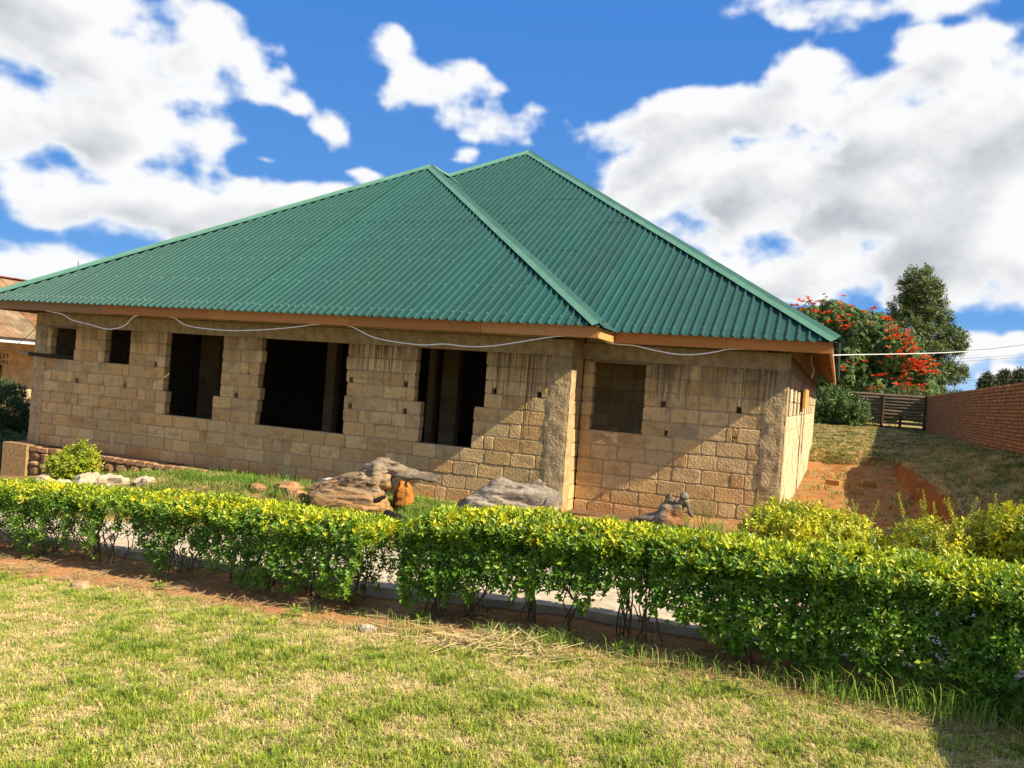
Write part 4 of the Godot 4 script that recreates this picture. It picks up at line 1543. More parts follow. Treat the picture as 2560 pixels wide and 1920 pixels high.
func build_front_yard() -> void:
	# driftwood-like stump with a reaching root, left of the grey log
	var g0 := ground_y(8.1, 1.1)
	var t := thing("tree_stump", "uprooted weathered stump with one long root reaching right", "tree stump", Vector3(8.1, g0, 1.1))
	var grey := Color(0.46, 0.38, 0.28)
	var tan := Color(0.62, 0.37, 0.17)
	var paint1 := func(p: Vector3) -> Color:
		var w := clampf(0.5 + 1.9 * nz.get_noise_3d(p.x * 22.0, p.y * 230.0, p.z * 160.0) + (p.y - 0.36) * 3.5, 0, 1)
		var c: Color = tan.lerp(grey, w)
		c = c.lerp(Color(0.17, 0.10, 0.055), smoothstep(0.22, 0.5, nz2.get_noise_3d(p.x * 30.0, p.y * 240.0, p.z * 200.0)) * 0.8)
		if p.x > 0.75:
			c = c.lerp(Color(0.16, 0.125, 0.09), smoothstep(0.75, 0.95, p.x) * 0.6)
		return c
	var prims := [[Vector3(-0.95, 0.16, 0.0), Vector3(-0.3, 0.34, 0), 0.06, 0.12], [Vector3(-0.35, 0.30, 0.0), Vector3(0.12, 0.58, -0.05), 0.13, 0.12], [Vector3(0.1, 0.60, -0.05), Vector3(0.22, 0.42, 0.05), 0.11, 0.10], [Vector3(0.15, 0.62, -0.05), Vector3(0.58, 0.55, 0), 0.09, 0.075], [Vector3(0.58, 0.55, 0), Vector3(0.98, 0.54, 0.02), 0.075, 0.03], [Vector3(0.5, 0.50, 0), Vector3(0.6, 0.30, 0.04), 0.03, 0.02], [Vector3(-0.5, 0.0, 0.12), Vector3(0.1, 0.1, 0.15), 0.3, 0.24], [Vector3(-0.2, 0.22, 0.1), Vector3(0.18, 0.27, 0.18), 0.13, 0.09], [Vector3(0.0, 0.0, 0.1), Vector3(0.28, 0.05, 0.1), 0.2, 0.1]]
	for q in 11:
		var t0 := q / 10.0
		var a0 := Vector3(-0.85 + 0.35 * t0 + rf(-0.1, 0.1), 0.12 + 0.1 * t0 + rf(-0.08, 0.06), rf(0.02, 0.3))
		var b0 := Vector3(-0.1 + 0.3 * t0 + rf(-0.12, 0.1), 0.22 + rf(0.0, 0.32) * (1.0 - 0.4 * t0), rf(0.0, 0.26))
		prims.append([a0, b0, rf(0.03, 0.055), rf(0.025, 0.06)])
	prims.append([Vector3(0.9, 0.545, 0.02), Vector3(1.02, 0.57, 0.02), 0.035, 0.015])
	prims.append([Vector3(0.12, 0.58, 0.06), Vector3(0.17, 0.40, 0.16), 0.075, 0.06])
	prims.append([Vector3(-0.05, 0.55, 0.02), Vector3(0.08, 0.42, 0.12), 0.04, 0.03])
	add_mesh("root_mass", wood_mesh(prims, Vector3(-1.15, -0.2, -0.35), Vector3(1.1, 0.82, 0.5), 0.020, 0.05, 0.018, paint1, M.drift), t)
	var rk := MB.new()
	lump(rk, Vector3.ZERO, Vector3(0.12, 0.20, 0.12), Color(0.50, 0.20, 0.05), 3.6, 14, 18, 0.35)
	var o := obj("orange_rock", rk, M.stone)
	o.position = Vector3(8.47, ground_y(8.47, 0.9) + 0.17, 0.85)
	tag(o, "upright orange lump of rock under the reaching root", "rock")
	var dk := MB.new()
	dk.tube([Vector3(0.0, 0.02, 0.3), Vector3(0.2, 0.16, 0.3), Vector3(0.38, 0.26, 0.25)], [0.035, 0.045, 0.02], 7, Color(0.07, 0.055, 0.045))
	obj("charred_root", dk, M.drift, t)
	# big grey log
	var g1 := ground_y(10.1, 1.1)
	var l := thing("grey_log", "large silver-grey fallen log with a sawn right end", "log", Vector3(10.1, g1, 1.1))
	var paint2 := func(p: Vector3) -> Color:
		var w := clampf(0.5 + 1.8 * nz.get_noise_3d(p.x * 20.0, p.y * 160.0, p.z * 160.0), 0, 1)
		var c: Color = Color(0.60, 0.51, 0.40).lerp(Color(0.40, 0.335, 0.26), w)
		c = c.lerp(Color(0.2, 0.16, 0.12), smoothstep(0.28, 0.5, nz2.get_noise_3d(p.x * 24.0, p.y * 200.0, p.z * 200.0)) * 0.7)
		if p.y < 0.16 and p.x > 0.05:
			c = c.lerp(Color(0.40, 0.22, 0.09), 0.6)
		if p.x < -0.42:
			c = c.lerp(Color(0.20, 0.15, 0.11), smoothstep(-0.42, -0.6, p.x) * 0.7)
		return c
	prims = [[Vector3(-0.5, 0.1, 0.05), Vector3(-0.12, 0.36, 0.0), 0.2, 0.22], [Vector3(-0.12, 0.38, 0), Vector3(0.5, 0.35, -0.02), 0.2, 0.185], [Vector3(-0.35, 0.05, 0.15), Vector3(0.0, 0.1, 0.25), 0.24, 0.15], [Vector3(0.0, 0.1, 0.25), Vector3(0.3, -0.02, 0.3), 0.12, 0.05], [Vector3(0.25, 0.5, -0.05), Vector3(0.36, 0.62, -0.05), 0.06, 0.03], [Vector3(0.3, 0.0, -0.1), Vector3(0.55, 0.02, -0.1), 0.14, 0.14], [Vector3(-0.45, 0.3, 0.16), Vector3(-0.1, 0.2, 0.27), 0.07, 0.09], [Vector3(-0.05, 0.46, 0.14), Vector3(0.5, 0.42, 0.13), 0.05, 0.045], [Vector3(-0.1, 0.32, 0.2), Vector3(0.5, 0.26, 0.16), 0.05, 0.04], [Vector3(0.34, 0.55, -0.04), Vector3(0.44, 0.60, -0.02), 0.03, 0.03]]
	add_mesh("log_body", wood_mesh(prims, Vector3(-0.85, -0.2, -0.4), Vector3(0.85, 0.78, 0.6), 0.020, 0.036, 0.018, paint2, M.drift), l)
	var ce := MB.new()
	ce.tube([Vector3(0.55, 0.34, -0.02), Vector3(0.645, 0.33, -0.02)], [0.20, 0.185], 16, Color(0.46, 0.40, 0.33))
	ce.tube([Vector3(0.56, 0.15, 0.0), Vector3(0.63, 0.0, 0.02)], [0.12, 0.10], 10, Color(0.42, 0.35, 0.27))
	obj("sawn_end", ce, M.drift, l)
	# small stump on the right
	var g2 := ground_y(12.1, 0.6)
	var s := thing("small_stump", "small grey stump with upright forked roots before the recessed wall", "tree stump", Vector3(12.05, g2, 0.62))
	var paint3 := func(p: Vector3) -> Color:
		var w := clampf(0.5 + 1.6 * nz.get_noise_3d(p.x * 60.0, p.y * 60.0, p.z * 60.0), 0, 1)
		var c: Color = Color(0.38, 0.32, 0.25).lerp(Color(0.22, 0.17, 0.12), w)
		if p.x > -0.05 and p.x < 0.2 and p.y < 0.25:
			c = c.lerp(Color(0.50, 0.21, 0.07), 0.7)
		return c
	prims = [[Vector3(-0.45, 0.04, 0), Vector3(-0.1, 0.12, 0), 0.06, 0.10], [Vector3(-0.08, 0.12, 0), Vector3(-0.05, 0.26, 0), 0.09, 0.06], [Vector3(-0.08, 0.26, 0), Vector3(-0.03, 0.40, 0), 0.05, 0.035], [Vector3(-0.03, 0.40, 0), Vector3(0.05, 0.28, 0), 0.035, 0.04], [Vector3(0.05, 0.15, 0.0), Vector3(0.14, 0.42, 0), 0.06, 0.035], [Vector3(0.14, 0.43, 0), Vector3(0.25, 0.2, 0.02), 0.035, 0.02], [Vector3(0.0, 0.05, 0.05), Vector3(0.2, 0.05, 0.1), 0.11, 0.08]]
	add_mesh("root_mass", wood_mesh(prims, Vector3(-0.6, -0.12, -0.2), Vector3(0.4, 0.55, 0.3), 0.018, 0.028, 0.018, paint3, M.drift), s)
	# pale rocks in front of the plinth
	var spots := [[2.1, 1.25, 0.20, "pale rock at the left end of the row below the stone plinth"], [2.55, 1.35, 0.22, "pale rock second from the left below the stone plinth"], [2.95, 1.15, 0.26, "broad pale rock just left of the small bright bush's foot"], [3.3, 1.4, 0.18, "small pale rock in front of the small bright bush"], [3.55, 1.2, 0.24, "rounded pale rock at the right end of the close row"], [4.15, 1.15, 0.17, "single white boulder standing apart in the grass, right of the rock row"], [1.65, 1.3, 0.16, "small pale rock by the corner pier of the plinth"], [2.75, 1.6, 0.2, "flat pale rock at the front of the row"], [1.2, 1.4, 0.18, "flat pale rock nearest the left edge of the picture"], [3.05, 1.62, 0.17, "flat pale rock at the front right of the row"]]
	var kk := 20.0
	for q in spots:
		var mb := MB.new()
		kk += 1.0
		lump(mb, Vector3.ZERO, Vector3(q[2], q[2] * 0.5, q[2] * 0.7) * 0.92, Color(0.62, 0.51, 0.385) * rf(0.9, 1.06), kk, 10, 14, 0.75)
		var r := obj("pale_rock", mb, M.stone)
		r.position = Vector3(q[0], ground_y(q[0], q[1]) + q[2] * 0.26, q[1])
		r.rotation.y = rng.randf() * 6.0
		tag(r, q[3], "rock", "pale rocks before the stone plinth")
	# clods in the grass left of the stump
	var clods := [[6.1, 0.95, 0.11, "small tan clod in the grass below the third window"], [6.55, 0.8, 0.17, "heap of tan earth in the grass left of the grey rubble"], [6.85, 1.0, 0.13, "tan clod close to the grey rubble"], [5.3, 1.15, 0.07, "lone small tan stone farthest left in the grass"]]
	for q in clods:
		var mb := MB.new()
		kk += 1.0
		lump(mb, Vector3.ZERO, Vector3(q[2] * 1.3, q[2] * 0.6, q[2]), Color(0.52, 0.30, 0.15), kk, 7, 10, 0.5)
		var r := obj("earth_clod", mb, M.stone)
		r.position = Vector3(q[0], ground_y(q[0], q[1]) + q[2] * 0.3, q[1])
		tag(r, q[3], "clod")
	var rubs := [[7.05, 0.55, 0.13, "grey flake of rubble at the left of the pile behind the stump"], [7.35, 0.5, 0.11, "grey lump of rubble in the middle of the pile behind the stump"], [7.62, 0.48, 0.12, "pale pointed lump of rubble touching the stump's back"]]
	for q in rubs:
		var mb := MB.new()
		kk += 1.0
		lump(mb, Vector3.ZERO, Vector3(q[2] * 1.5, q[2] * 0.75, q[2]), Color(0.50, 0.50, 0.47), kk, 6, 9, 0.7)
		var r := obj("rubble_lump", mb, M.stone)
		r.position = Vector3(q[0], ground_y(q[0], q[1]) + 0.08, q[1])
		tag(r, q[3], "rubble")
	# black ribbed pipe on the grass beyond the path
	var pipe := MB.new()
	var a := Vector3(8.52, 0, 1.38)
	var pts := []
	var rad := []
	for i in 24:
		var t2 := i / 23.0
		var p := a + Vector3(0.36 * t2, 0, 0.16 * t2)
		p.y = ground_y(p.x, p.z) + 0.08 - 0.03 * t2
		pts.append(p)
		rad.append(0.058 + (0.008 if i % 2 else 0.0))
	pipe.tube(pts, rad, 10, Color(0.02, 0.018, 0.022))
	var pp := obj("black_pipe", pipe, M.cable)
	tag(pp, "short black ribbed pipe lying in the grass behind the hedge", "pipe")
	# timber pole sticking out of the first small window
	var pole := thing("timber_pole", "dark pole with a pale cut end sticking out of the leftmost window", "pole", Vector3(0.6, 1.62, 0.1))
	var pm := MB.new()
	pm.tube([Vector3(0.5, 0.03, -0.3), Vector3(-0.1, 0.02, 0.0), Vector3(-0.42, 0.035, 0.14)], [0.035, 0.035, 0.035], 8, Color(0.10, 0.075, 0.05))
	obj("shaft", pm, M.drift, pole)
	pm = MB.new()
	pm.tube([Vector3(-0.42, 0.035, 0.14), Vector3(-0.56, 0.05, 0.2), Vector3(-0.60, 0.055, 0.215)], [0.0365, 0.04, 0.02], 8, Color(0.58, 0.44, 0.26))
	obj("cut_end", pm, M.drift, pole)
	# loose plank under the right eave
	var pk := MB.new()
	pk.box(Vector3(13.27, 1.72, -5.9), Vector3(13.31, 2.06, -4.3), Color(0.58, 0.33, 0.12))
	var po := obj_at("plank", pk, M.wood, null, Vector3(13.29, 1.72, -5.1))
	tag(po, "loose orange plank fixed high on the sunlit side wall", "plank")
	# bricks left in the cut
	var bs := [[13.85, -7.9, "orange brick lying in the sun on the floor of the cut"], [14.55, -8.1, "orange brick lying in shade near the right bank of the cut"]]
	for q in bs:
		var mb := MB.new()
		block_shape(mb, -0.14, 0.14, 0.0, 0.13, -0.07, 0.07, Color(0.50, 0.26, 0.10))
		var r := obj("loose_brick", mb, M.stone)
		r.position = Vector3(q[0], ground_y(q[0], q[1]) - 0.01, q[1])
		r.rotation.y = rf(-0.4, 0.4)
		tag(r, q[2], "brick")
	# stones on the soil strip
	var st := [[10.75, 5.32, 0.055, Color(0.55, 0.48, 0.38), "pale angular stone on the soil at the lawn edge, centre left"], [7.75, 5.25, 0.075, Color(0.50, 0.34, 0.2), "flat tan stone half sunk at the left lawn edge"], [10.45, 5.25, 0.03, Color(0.5, 0.28, 0.13), "small brown pebble left of the pale angular stone"], [10.05, 5.15, 0.025, Color(0.55, 0.4, 0.2), "tiny tan pebble on the bare soil"]]
	for q in st:
		var mb := MB.new()
		kk += 1.0
		lump(mb, Vector3.ZERO, Vector3(q[2] * 1.2, q[2] * 0.6, q[2]), q[3], kk, 6, 9, 0.5)
		var r := obj("soil_stone", mb, M.stone)
		r.position = Vector3(q[0], ground_y(q[0], q[1]) + q[2] * 0.35, q[1])
		tag(r, q[4], "stone")
	# weeds
	var wd := thing("wispy_weed", "wispy pale weed growing right of the small stump by the wall", "weed", Vector3(12.42, ground_y(12.42, 0.5), 0.5))
	var wm := MB.new()
	var wx := []
	var wc := []
	for i in 9:
		var tipp := Vector3(rf(-0.16, 0.16), rf(0.2, 0.5), rf(-0.1, 0.1))
		limb(wm, Vector3(rf(-0.03, 0.03), -0.02, 0), tipp, 0.003, 0.0015, Color(0.3, 0.32, 0.12), 0.3)
		for k in 12:
			wx.append(Transform3D(Basis(Vector3.UP, rng.randf() * TAU).scaled(Vector3.ONE * rf(0.25, 0.55)), tipp * rf(0.35, 1.0)))
			wc.append(Color(0.22, 0.30, 0.06))
	obj("stem", wm, M.plain, wd)
	M.sprig = leaf_sprig(0.046, 0.023, 7)
	scatter("foliage", M.sprig, wx, wc, wd)
	for q in [[9.98, 5.22, 0.07, "small bright weed on the bare soil left of the pale angular stone"], [8.35, 4.95, 0.05, "tiny weed on the soil under the left hedge"], [11.05, 4.98, 0.06, "low weed at the foot of the central hedge section"], [12.62, 5.1, 0.08, "low weed on the soil between the central and right hedge sections"]]:
		var pw := thing("soil_weed", q[3], "weed", Vector3(q[0], ground_y(q[0], q[1]), q[1]))
		wx = []
		wc = []
		for k in 16:
			wx.append(Transform3D(Basis(Vector3.UP, rng.randf() * TAU).scaled(Vector3.ONE * rf(0.5, 0.95)), Vector3(rf(-1, 1) * q[2], rf(0.2, 1.0) * q[2], rf(-1, 1) * q[2])))
			wc.append(Color(0.12, 0.26, 0.03).lerp(Color(0.3, 0.42, 0.04), rng.randf()))
		scatter("foliage", M.sprig, wx, wc, pw)
	# bright little bush before the plinth
	var bb := thing("bright_bush", "small bright yellow-green bush growing against the stone plinth", "bush", Vector3(2.15, ground_y(2.15, 0.75), 0.75))
	foliage_blobs(bb, [[Vector3(0, 0.24, 0), Vector3(0.46, 0.25, 0.36)], [Vector3(0.12, 0.42, 0), Vector3(0.3, 0.24, 0.26)], [Vector3(-0.22, 0.2, 0.05), Vector3(0.3, 0.2, 0.26)]], 900, leaf_sprig(0.05, 0.025, 6), Color(0.10, 0.20, 0.012), Color(0.42, 0.46, 0.02), 0.9, 1.4, "foliage", 0.4)
	var sm := MB.new()
	for i in 5:
		limb(sm, Vector3(0, -0.05, 0), Vector3(rf(-0.3, 0.3), rf(0.25, 0.45), rf(-0.2, 0.2)), 0.012, 0.004, Color(0.2, 0.13, 0.07))
	obj("stem", sm, M.plain, bb)


# ---------------------------------------------------------------- hedges
# shrubs of the front hedge: x, height of the lowest leaves over the ground, half width low down
func hedge_section(called: String, label: String, x0: float, x1: float, shrubs: Array, top: Array, fill: float, n: int, tip: Color) -> void:
	var mid := (x0 + x1) * 0.5
	var hd := thing(called, label, "hedge", Vector3(mid, interp(GH, mid), interp(ZB, mid)), "golden-leaved hedge plants along the path")
	var off := hd.position
	var xf := []
	var cols := []
	var tries := 0
	while xf.size() < n and tries < n * 14:
		tries += 1
		var x := rf(x0, x1)
		var g := interp(GH, x)
		var zc := interp(ZB, x)
		var ty := interp(top, x) + 0.05 * nz.get_noise_2d(x * 60.0, 2.0)
		var hh := ty - g
		var u := rng.randf()
		var p := Vector3.ZERO
		var out := Vector3.ZERO
		var hw := (0.37 + 0.06 * nz.get_noise_2d(x * 30.0, 40.0)) * smoothstep(0.0, 0.16, x - x0 + 0.06) * smoothstep(0.0, 0.16, x1 - x + 0.06)
		var rel := rng.randf()
		if u < 0.40:
			# clipped top
			var q := rf(-1, 1)
			p = Vector3(x, ty - 0.10 * q * q - absf(rng.randfn()) * 0.035, zc + q * hw)
			out = Vector3(0, 1, q * 0.5)
			rel = 1.0
		elif u < 0.84:
			# the two faces
			var sgn := 1.0 if rng.randf() < 0.68 else -1.0
			rel = pow(rng.randf(), 0.72)
			var bulge := sin(PI * clampf(rel * 0.85 + 0.12, 0, 1))
			p = Vector3(x, g + rel * hh, zc + sgn * hw * (0.55 + 0.45 * bulge) - sgn * absf(rng.randfn()) * 0.05)
			out = Vector3(0, 0.45, sgn)
		else:
			p = Vector3(x, g + rel * hh, zc + rf(-1, 1) * hw * 0.8)
			out = Vector3(rf(-0.5, 0.5), 0.6, rf(-0.5, 1))
		var yy := (p.y - g) / hh
		# below the skirt only the shrubs themselves carry leaves
		var near := 9.0
		var low := 0.5
		for s in shrubs:
			var d: float = absf(x - s[0]) / s[2]
			if d < near:
				near = d
				low = s[1]
		var skirt: float = maxf(low, fill) if near > 1.0 else lerpf(low, fill, near * near * near)
		skirt *= 1.0 + 0.6 * nz.get_noise_2d(x * 110.0, 8.0)
		if yy < skirt and rng.randf() > 0.035:
			continue
		if yy < skirt + 0.25 and rng.randf() < 0.45 * (1.0 - (yy - skirt) / 0.25):
			continue
		var gap := nz2.get_noise_3d(p.x * 75.0, p.y * 75.0, p.z * 75.0)
		if gap < -0.30:
			continue
		var upv := (out + Vector3(rng.randfn(), rng.randfn(), rng.randfn()) * 0.42).normalized()
		var b := Basis(Quaternion(Vector3.UP, upv)) * Basis(Vector3.UP, rng.randf() * TAU)
		xf.append(Transform3D(b.scaled(Vector3.ONE * rf(0.6, 1.15)), p - off))
		var yg := smoothstep(0.83, 1.08, yy + 0.09 * rng.randfn() + 0.12 * nz.get_noise_2d(x * 40.0, p.z * 40.0))
		var green := Color(0.055, 0.15, 0.012).lerp(Color(0.145, 0.28, 0.02), clampf(rng.randf() + gap, 0, 1))
		if rng.randf() < 0.05:
			green = Color(0.24, 0.33, 0.02)
		var c := green.lerp(tip.lerp(Color(0.26, 0.40, 0.014), rng.randf()), yg)
		cols.append(c)
	scatter("foliage", M.sprig, xf, cols, hd)
	for s in shrubs:
		var mb := MB.new()
		var g := interp(GH, s[0])
		var zc := interp(ZB, s[0])
		var root := Vector3(s[0], g - 0.05, zc)
		var cnt := 5 + rng.randi() % 4
		for i in cnt:
			var hh := interp(top, s[0]) - g
			var a := root + Vector3(rf(-0.11, 0.11), 0, rf(-0.08, 0.08))
			var b := root + Vector3(rf(-1, 1) * s[2] * 0.55, hh * rf(0.5, 0.85), rf(-0.3, 0.3))
			limb(mb, a, b, rf(0.005, 0.010), 0.003, Color(0.21, 0.145, 0.085) * rf(0.7, 1.2), 0.35)
			if rng.randf() < 0.7:
				var m := a.lerp(b, 0.5)
				limb(mb, m, m + Vector3(rf(-0.2, 0.2), hh * 0.25, rf(-0.2, 0.25)), 0.006, 0.003, Color(0.15, 0.10, 0.06), 0.3)
		obj_at("stem", mb, M.plain, hd, off).position = Vector3.ZERO


func build_hedges() -> void:
	M.sprig = leaf_sprig(0.046, 0.023, 7)
	var top := [[4.0, 0.14], [6.2, 0.30], [7.6, 0.40], [8.7, 0.46], [10.0, 0.54], [10.7, 0.55], [10.95, 0.68], [11.8, 0.78], [12.7, 0.79], [13.5, 0.82], [14.1, 0.86], [14.9, 0.89], [16.5, 0.95]]
	var tip := Color(0.84, 0.73, 0.014)
	hedge_section("front_hedge", "golden hedge section at the far left, dense down to the soil", 4.2, 6.62, [[5.0, 0.05, 0.3], [5.6, 0.25, 0.15], [6.15, 0.03, 0.3]], top, 0.62, 4300, tip)
	hedge_section("front_hedge", "thin low hedge plant with bare stems between the two left hedge sections", 6.58, 7.42, [[6.72, 0.15, 0.08], [7.08, 0.12, 0.16]], top, 0.66, 1150, Color(0.66, 0.64, 0.014))
	hedge_section("front_hedge", "hedge section left of centre with leafy skirts and gaps showing the path", 7.36, 10.52, [[8.0, 0.05, 0.26], [8.75, 0.25, 0.16], [9.25, 0.05, 0.3], [9.75, 0.12, 0.3], [10.2, 0.08, 0.24]], top, 0.56, 7200, tip)
	hedge_section("front_hedge", "taller central hedge section with many bare stems under its leaves", 10.72, 12.75, [[11.0, 0.14, 0.26], [11.35, 0.28, 0.2], [11.75, 0.34, 0.16], [12.1, 0.42, 0.12], [12.5, 0.5, 0.08]], top, 0.40, 8000, tip)
	hedge_section("front_hedge", "nearest and densest hedge section running out at the right edge", 12.7, 16.2, [[12.72, 0.5, 0.1], [13.35, 0.16, 0.26], [13.75, 0.1, 0.3], [14.2, 0.16, 0.26], [14.75, 0.05, 0.34], [15.3, 0.05, 0.4], [15.8, 0.05, 0.4]], top, 0.38, 14500, Color(0.72, 0.68, 0.016))
	# two looser bushes behind the path on the right
	for q in [[Vector3(13.68, 0.08, 1.9), 0.66, 0.68, "loose golden bush behind the hedge at the house corner", 3000], [Vector3(15.2, 0.12, 2.0), 0.85, 0.88, "loose golden bush with long shoots behind the hedge at the right edge", 3600]]:
		var t := thing("golden_bush", q[3], "bush", q[0], "loose golden bushes behind the path")
		var w: float = q[1]
		var hh: float = q[2]
		foliage_blobs(t, [[Vector3(-w * 0.45, hh * (0.55 if w < 0.7 else 0.4), 0), Vector3(w * 0.6, hh * (0.48 if w < 0.7 else 0.38), 0.5)], [Vector3(w * 0.4, hh * 0.5, 0), Vector3(w * 0.65, hh * 0.48, 0.5)], [Vector3(0.0 if w < 0.7 else w * 0.4, hh * 0.7, 0.05), Vector3(w * (0.75 if w < 0.7 else 0.55), hh * 0.32, 0.45)]], q[4], M.sprig, Color(0.09, 0.2, 0.016), Color(0.68, 0.64, 0.014), 0.7, 1.2, "foliage", 0.45)
		var sm := MB.new()
		var xf := []
		var cols := []
		for i in 16:
			var a := Vector3(rf(-1, 1) * w * 0.85, hh * 0.75, rf(-0.3, 0.3))
			var b := a + Vector3(rf(-0.12, 0.12), rf(0.12, 0.3), rf(-0.1, 0.1))
			limb(sm, a, b, 0.004, 0.002, Color(0.25, 0.2, 0.06), 0.2)
			for k in 7:
				xf.append(Transform3D(Basis(Vector3.UP, rng.randf() * TAU).scaled(Vector3.ONE * (0.9 - 0.06 * k)), a.lerp(b, k / 6.0)))
				cols.append(Color(0.48, 0.50, 0.02).lerp(Color(0.3, 0.38, 0.02), rng.randf()))
		for i in 7:
			limb(sm, Vector3(rf(-0.15, 0.15), -0.05, 0), Vector3(rf(-1, 1) * w * 0.7, hh * 0.8, rf(-0.3, 0.3)), 0.012, 0.004, Color(0.16, 0.11, 0.06), 0.3)
		obj("stems", sm, M.plain, t)
		scatter("shoots", M.sprig, xf, cols, t)


# ---------------------------------------------------------------- grass
func tuft_mesh(n: int, h: float, w: float, lean: float, sd: int) -> ArrayMesh:
	var mb := MB.new()
	var r := RandomNumberGenerator.new()
	r.seed = sd
	for i in n:
		var a := r.randf() * TAU
		var d := Vector3(cos(a), 0, sin(a))
		var s := Vector3(-d.z, 0, d.x)
		var b := d * r.randf() * h * 0.5 + Vector3(r.randf() - 0.5, 0, r.randf() - 0.5) * h * 0.6
		var hh := h * r.randf_range(0.55, 1.1)
		var ln := lean * r.randf_range(0.3, 1.2)
		var m := b + d * hh * ln * 0.35 + Vector3.UP * hh * 0.6
		var t := b + d * hh * ln + Vector3.UP * hh * (1.0 - ln * 0.35)
		var k := r.randf_range(0.8, 1.2)
		var c := Color(k, k, k)
		mb.face([b - s * w * 0.5, b + s * w * 0.5, m + s * w * 0.4, m - s * w * 0.4], c)
		mb.face([m - s * w * 0.4, m + s * w * 0.4, t], c)
	return mb.mesh(M.grass)


func build_grass() -> void:
	var meshes := [tuft_mesh(12, 0.040, 0.0034, 1.1, 1), tuft_mesh(11, 0.036, 0.0034, 1.7, 2), tuft_mesh(11, 0.052, 0.0038, 0.9, 3)]
	var xf := [[], [], []]
	var cols := [[], [], []]
	for i in 80000:
		var z := rf(4.9, 9.0)
		var x := rf(5.8, 15.9)
		if z > 5.6 and x < 6.0 + (z - 5.6) * 1.35:
			continue
		var zl := interp(ZL, x) + 0.16 * nz2.get_noise_2d(x * 60.0, 3.0)
		var e := z - zl
		if e < -0.05 or (e < 0.25 and rng.randf() > (e + 0.05) / 0.3):
			continue
		var big := nz.get_noise_2d(x * 22.0, z * 22.0)
		var small := nz2.get_noise_2d(x * 90.0, z * 90.0)
		var dry := clampf(0.56 - 0.16 * smoothstep(6.0, 7.6, z) - 0.65 * big - 0.6 * small + rf(-0.45, 0.45), 0, 1)
		if nz2.get_noise_2d(x * 190.0 + 40.0, z * 190.0) < -0.22 and rng.randf() < 0.8:
			continue
		var c := Color(0.14, 0.25, 0.026).lerp(Color(0.40, 0.43, 0.06), rng.randf())
		c = c.lerp(Color(0.64, 0.50, 0.24), smoothstep(0.4, 0.8, dry))
		var k := 1 if dry > 0.6 else (2 if (small > 0.25 and big > 0.0) else 0)
		var b := Basis(Vector3.UP, rng.randf() * TAU).scaled(Vector3(1, rf(0.8, 1.25), 1) * rf(0.85, 1.25))
		if k == 2 and big > 0.12 and rng.randf() < 0.6:
			c = c.lerp(Color(0.06, 0.15, 0.02), 0.7)
		xf[k].append(Transform3D(b, Vector3(x, ground_y(x, z) - 0.002, z)))
		cols[k].append(c)
	var lawn := scatter("lawn_grass", meshes[0], xf[0], cols[0])
	lawn.set_meta("label", "short mown lawn grass in the foreground")
	lawn.set_meta("category", "grass")
	var straw := scatter("dry_grass", meshes[1], xf[1], cols[1])
	straw.set_meta("label", "dry straw-coloured patches in the lawn")
	straw.set_meta("category", "grass")
	var lush := scatter("lush_grass", meshes[2], xf[2], cols[2])
	lush.set_meta("label", "greener longer patches in the lawn")
	lush.set_meta("category", "grass")
	# longer grass: at the lawn's far edge, before the house, on the bank
	var long_m := tuft_mesh(9, 0.25, 0.0055, 0.8, 5)
	var la := []
	var lc := []
	for i in 620:
		var x := rf(9.6, 15.4)
		var z := interp(ZL, x) + rf(-0.12, 0.12)
		var w := 0.35 + 0.65 * smoothstep(0.05, 0.3, nz2.get_noise_2d(x * 45.0, 22.0))
		if x > 13.6:
			w = 1.0
			z += rf(-0.35, 0.1)
		if rng.randf() > w * smoothstep(9.6, 11.5, x):
			continue
		var sc := rf(0.35, 1.0) * (1.25 if x > 13.8 else 0.85)
		la.append(Transform3D(Basis(Vector3.UP, rng.randf() * TAU).scaled(Vector3(0.8, 1, 0.8) * sc), Vector3(x, ground_y(x, z) - 0.005, z)))
		lc.append(Color(0.13, 0.28, 0.03).lerp(Color(0.26, 0.38, 0.06), rng.randf()) if rng.randf() < 0.9 else Color(0.5, 0.4, 0.18))
	var edge := scatter("long_grass", long_m, la, lc)
	edge.set_meta("label", "long grass tufts along the shaded edge under the hedge")
	edge.set_meta("category", "grass")
	# thatch of dead stalks under the hedge
	var dm := MB.new()
	for i in 10:
		var a := rng.randf() * TAU
		var p := Vector3(rf(-0.08, 0.08), rf(0.0, 0.03), rf(-0.08, 0.08))
		var q := p + Vector3(cos(a), rf(-0.1, 0.25), sin(a)) * rf(0.06, 0.16)
		dm.bar(p, q, 0.003, 0.002, Vector3.UP, Color.WHITE)
	var dmesh := dm.mesh(M.grass)
	var da := []
	var dc := []
	for i in 1500:
		var x := rf(5.0, 15.5)
		var z := interp(ZB, x) + rf(-0.1, 0.75)
		if nz2.get_noise_2d(x * 40.0, z * 40.0) < 0.02:
			continue
		da.append(Transform3D(Basis(Vector3.UP, rng.randf() * TAU).scaled(Vector3.ONE * rf(0.5, 1.2)), Vector3(x, ground_y(x, z) + 0.002, z)))
		dc.append(Color(0.34, 0.23, 0.11).lerp(Color(0.5, 0.38, 0.2), rng.randf()))
	for i in 34:
		var x := 11.75 + rng.randfn() * 0.3
		var z := 5.33 + rng.randfn() * 0.06
		da.append(Transform3D(Basis(Vector3.UP, rng.randf() * TAU).scaled(Vector3.ONE * rf(0.8, 1.6)), Vector3(x, ground_y(x, z) + 0.01, z)))
		dc.append(Color(0.66, 0.52, 0.28))
	var th := scatter("dead_stalks", dmesh, da, dc)
	th.set_meta("label", "dead dry stalks scattered on the soil under the hedge")
	th.set_meta("category", "dead grass")
	# grass before the house
	var ya := []
	var yc := []
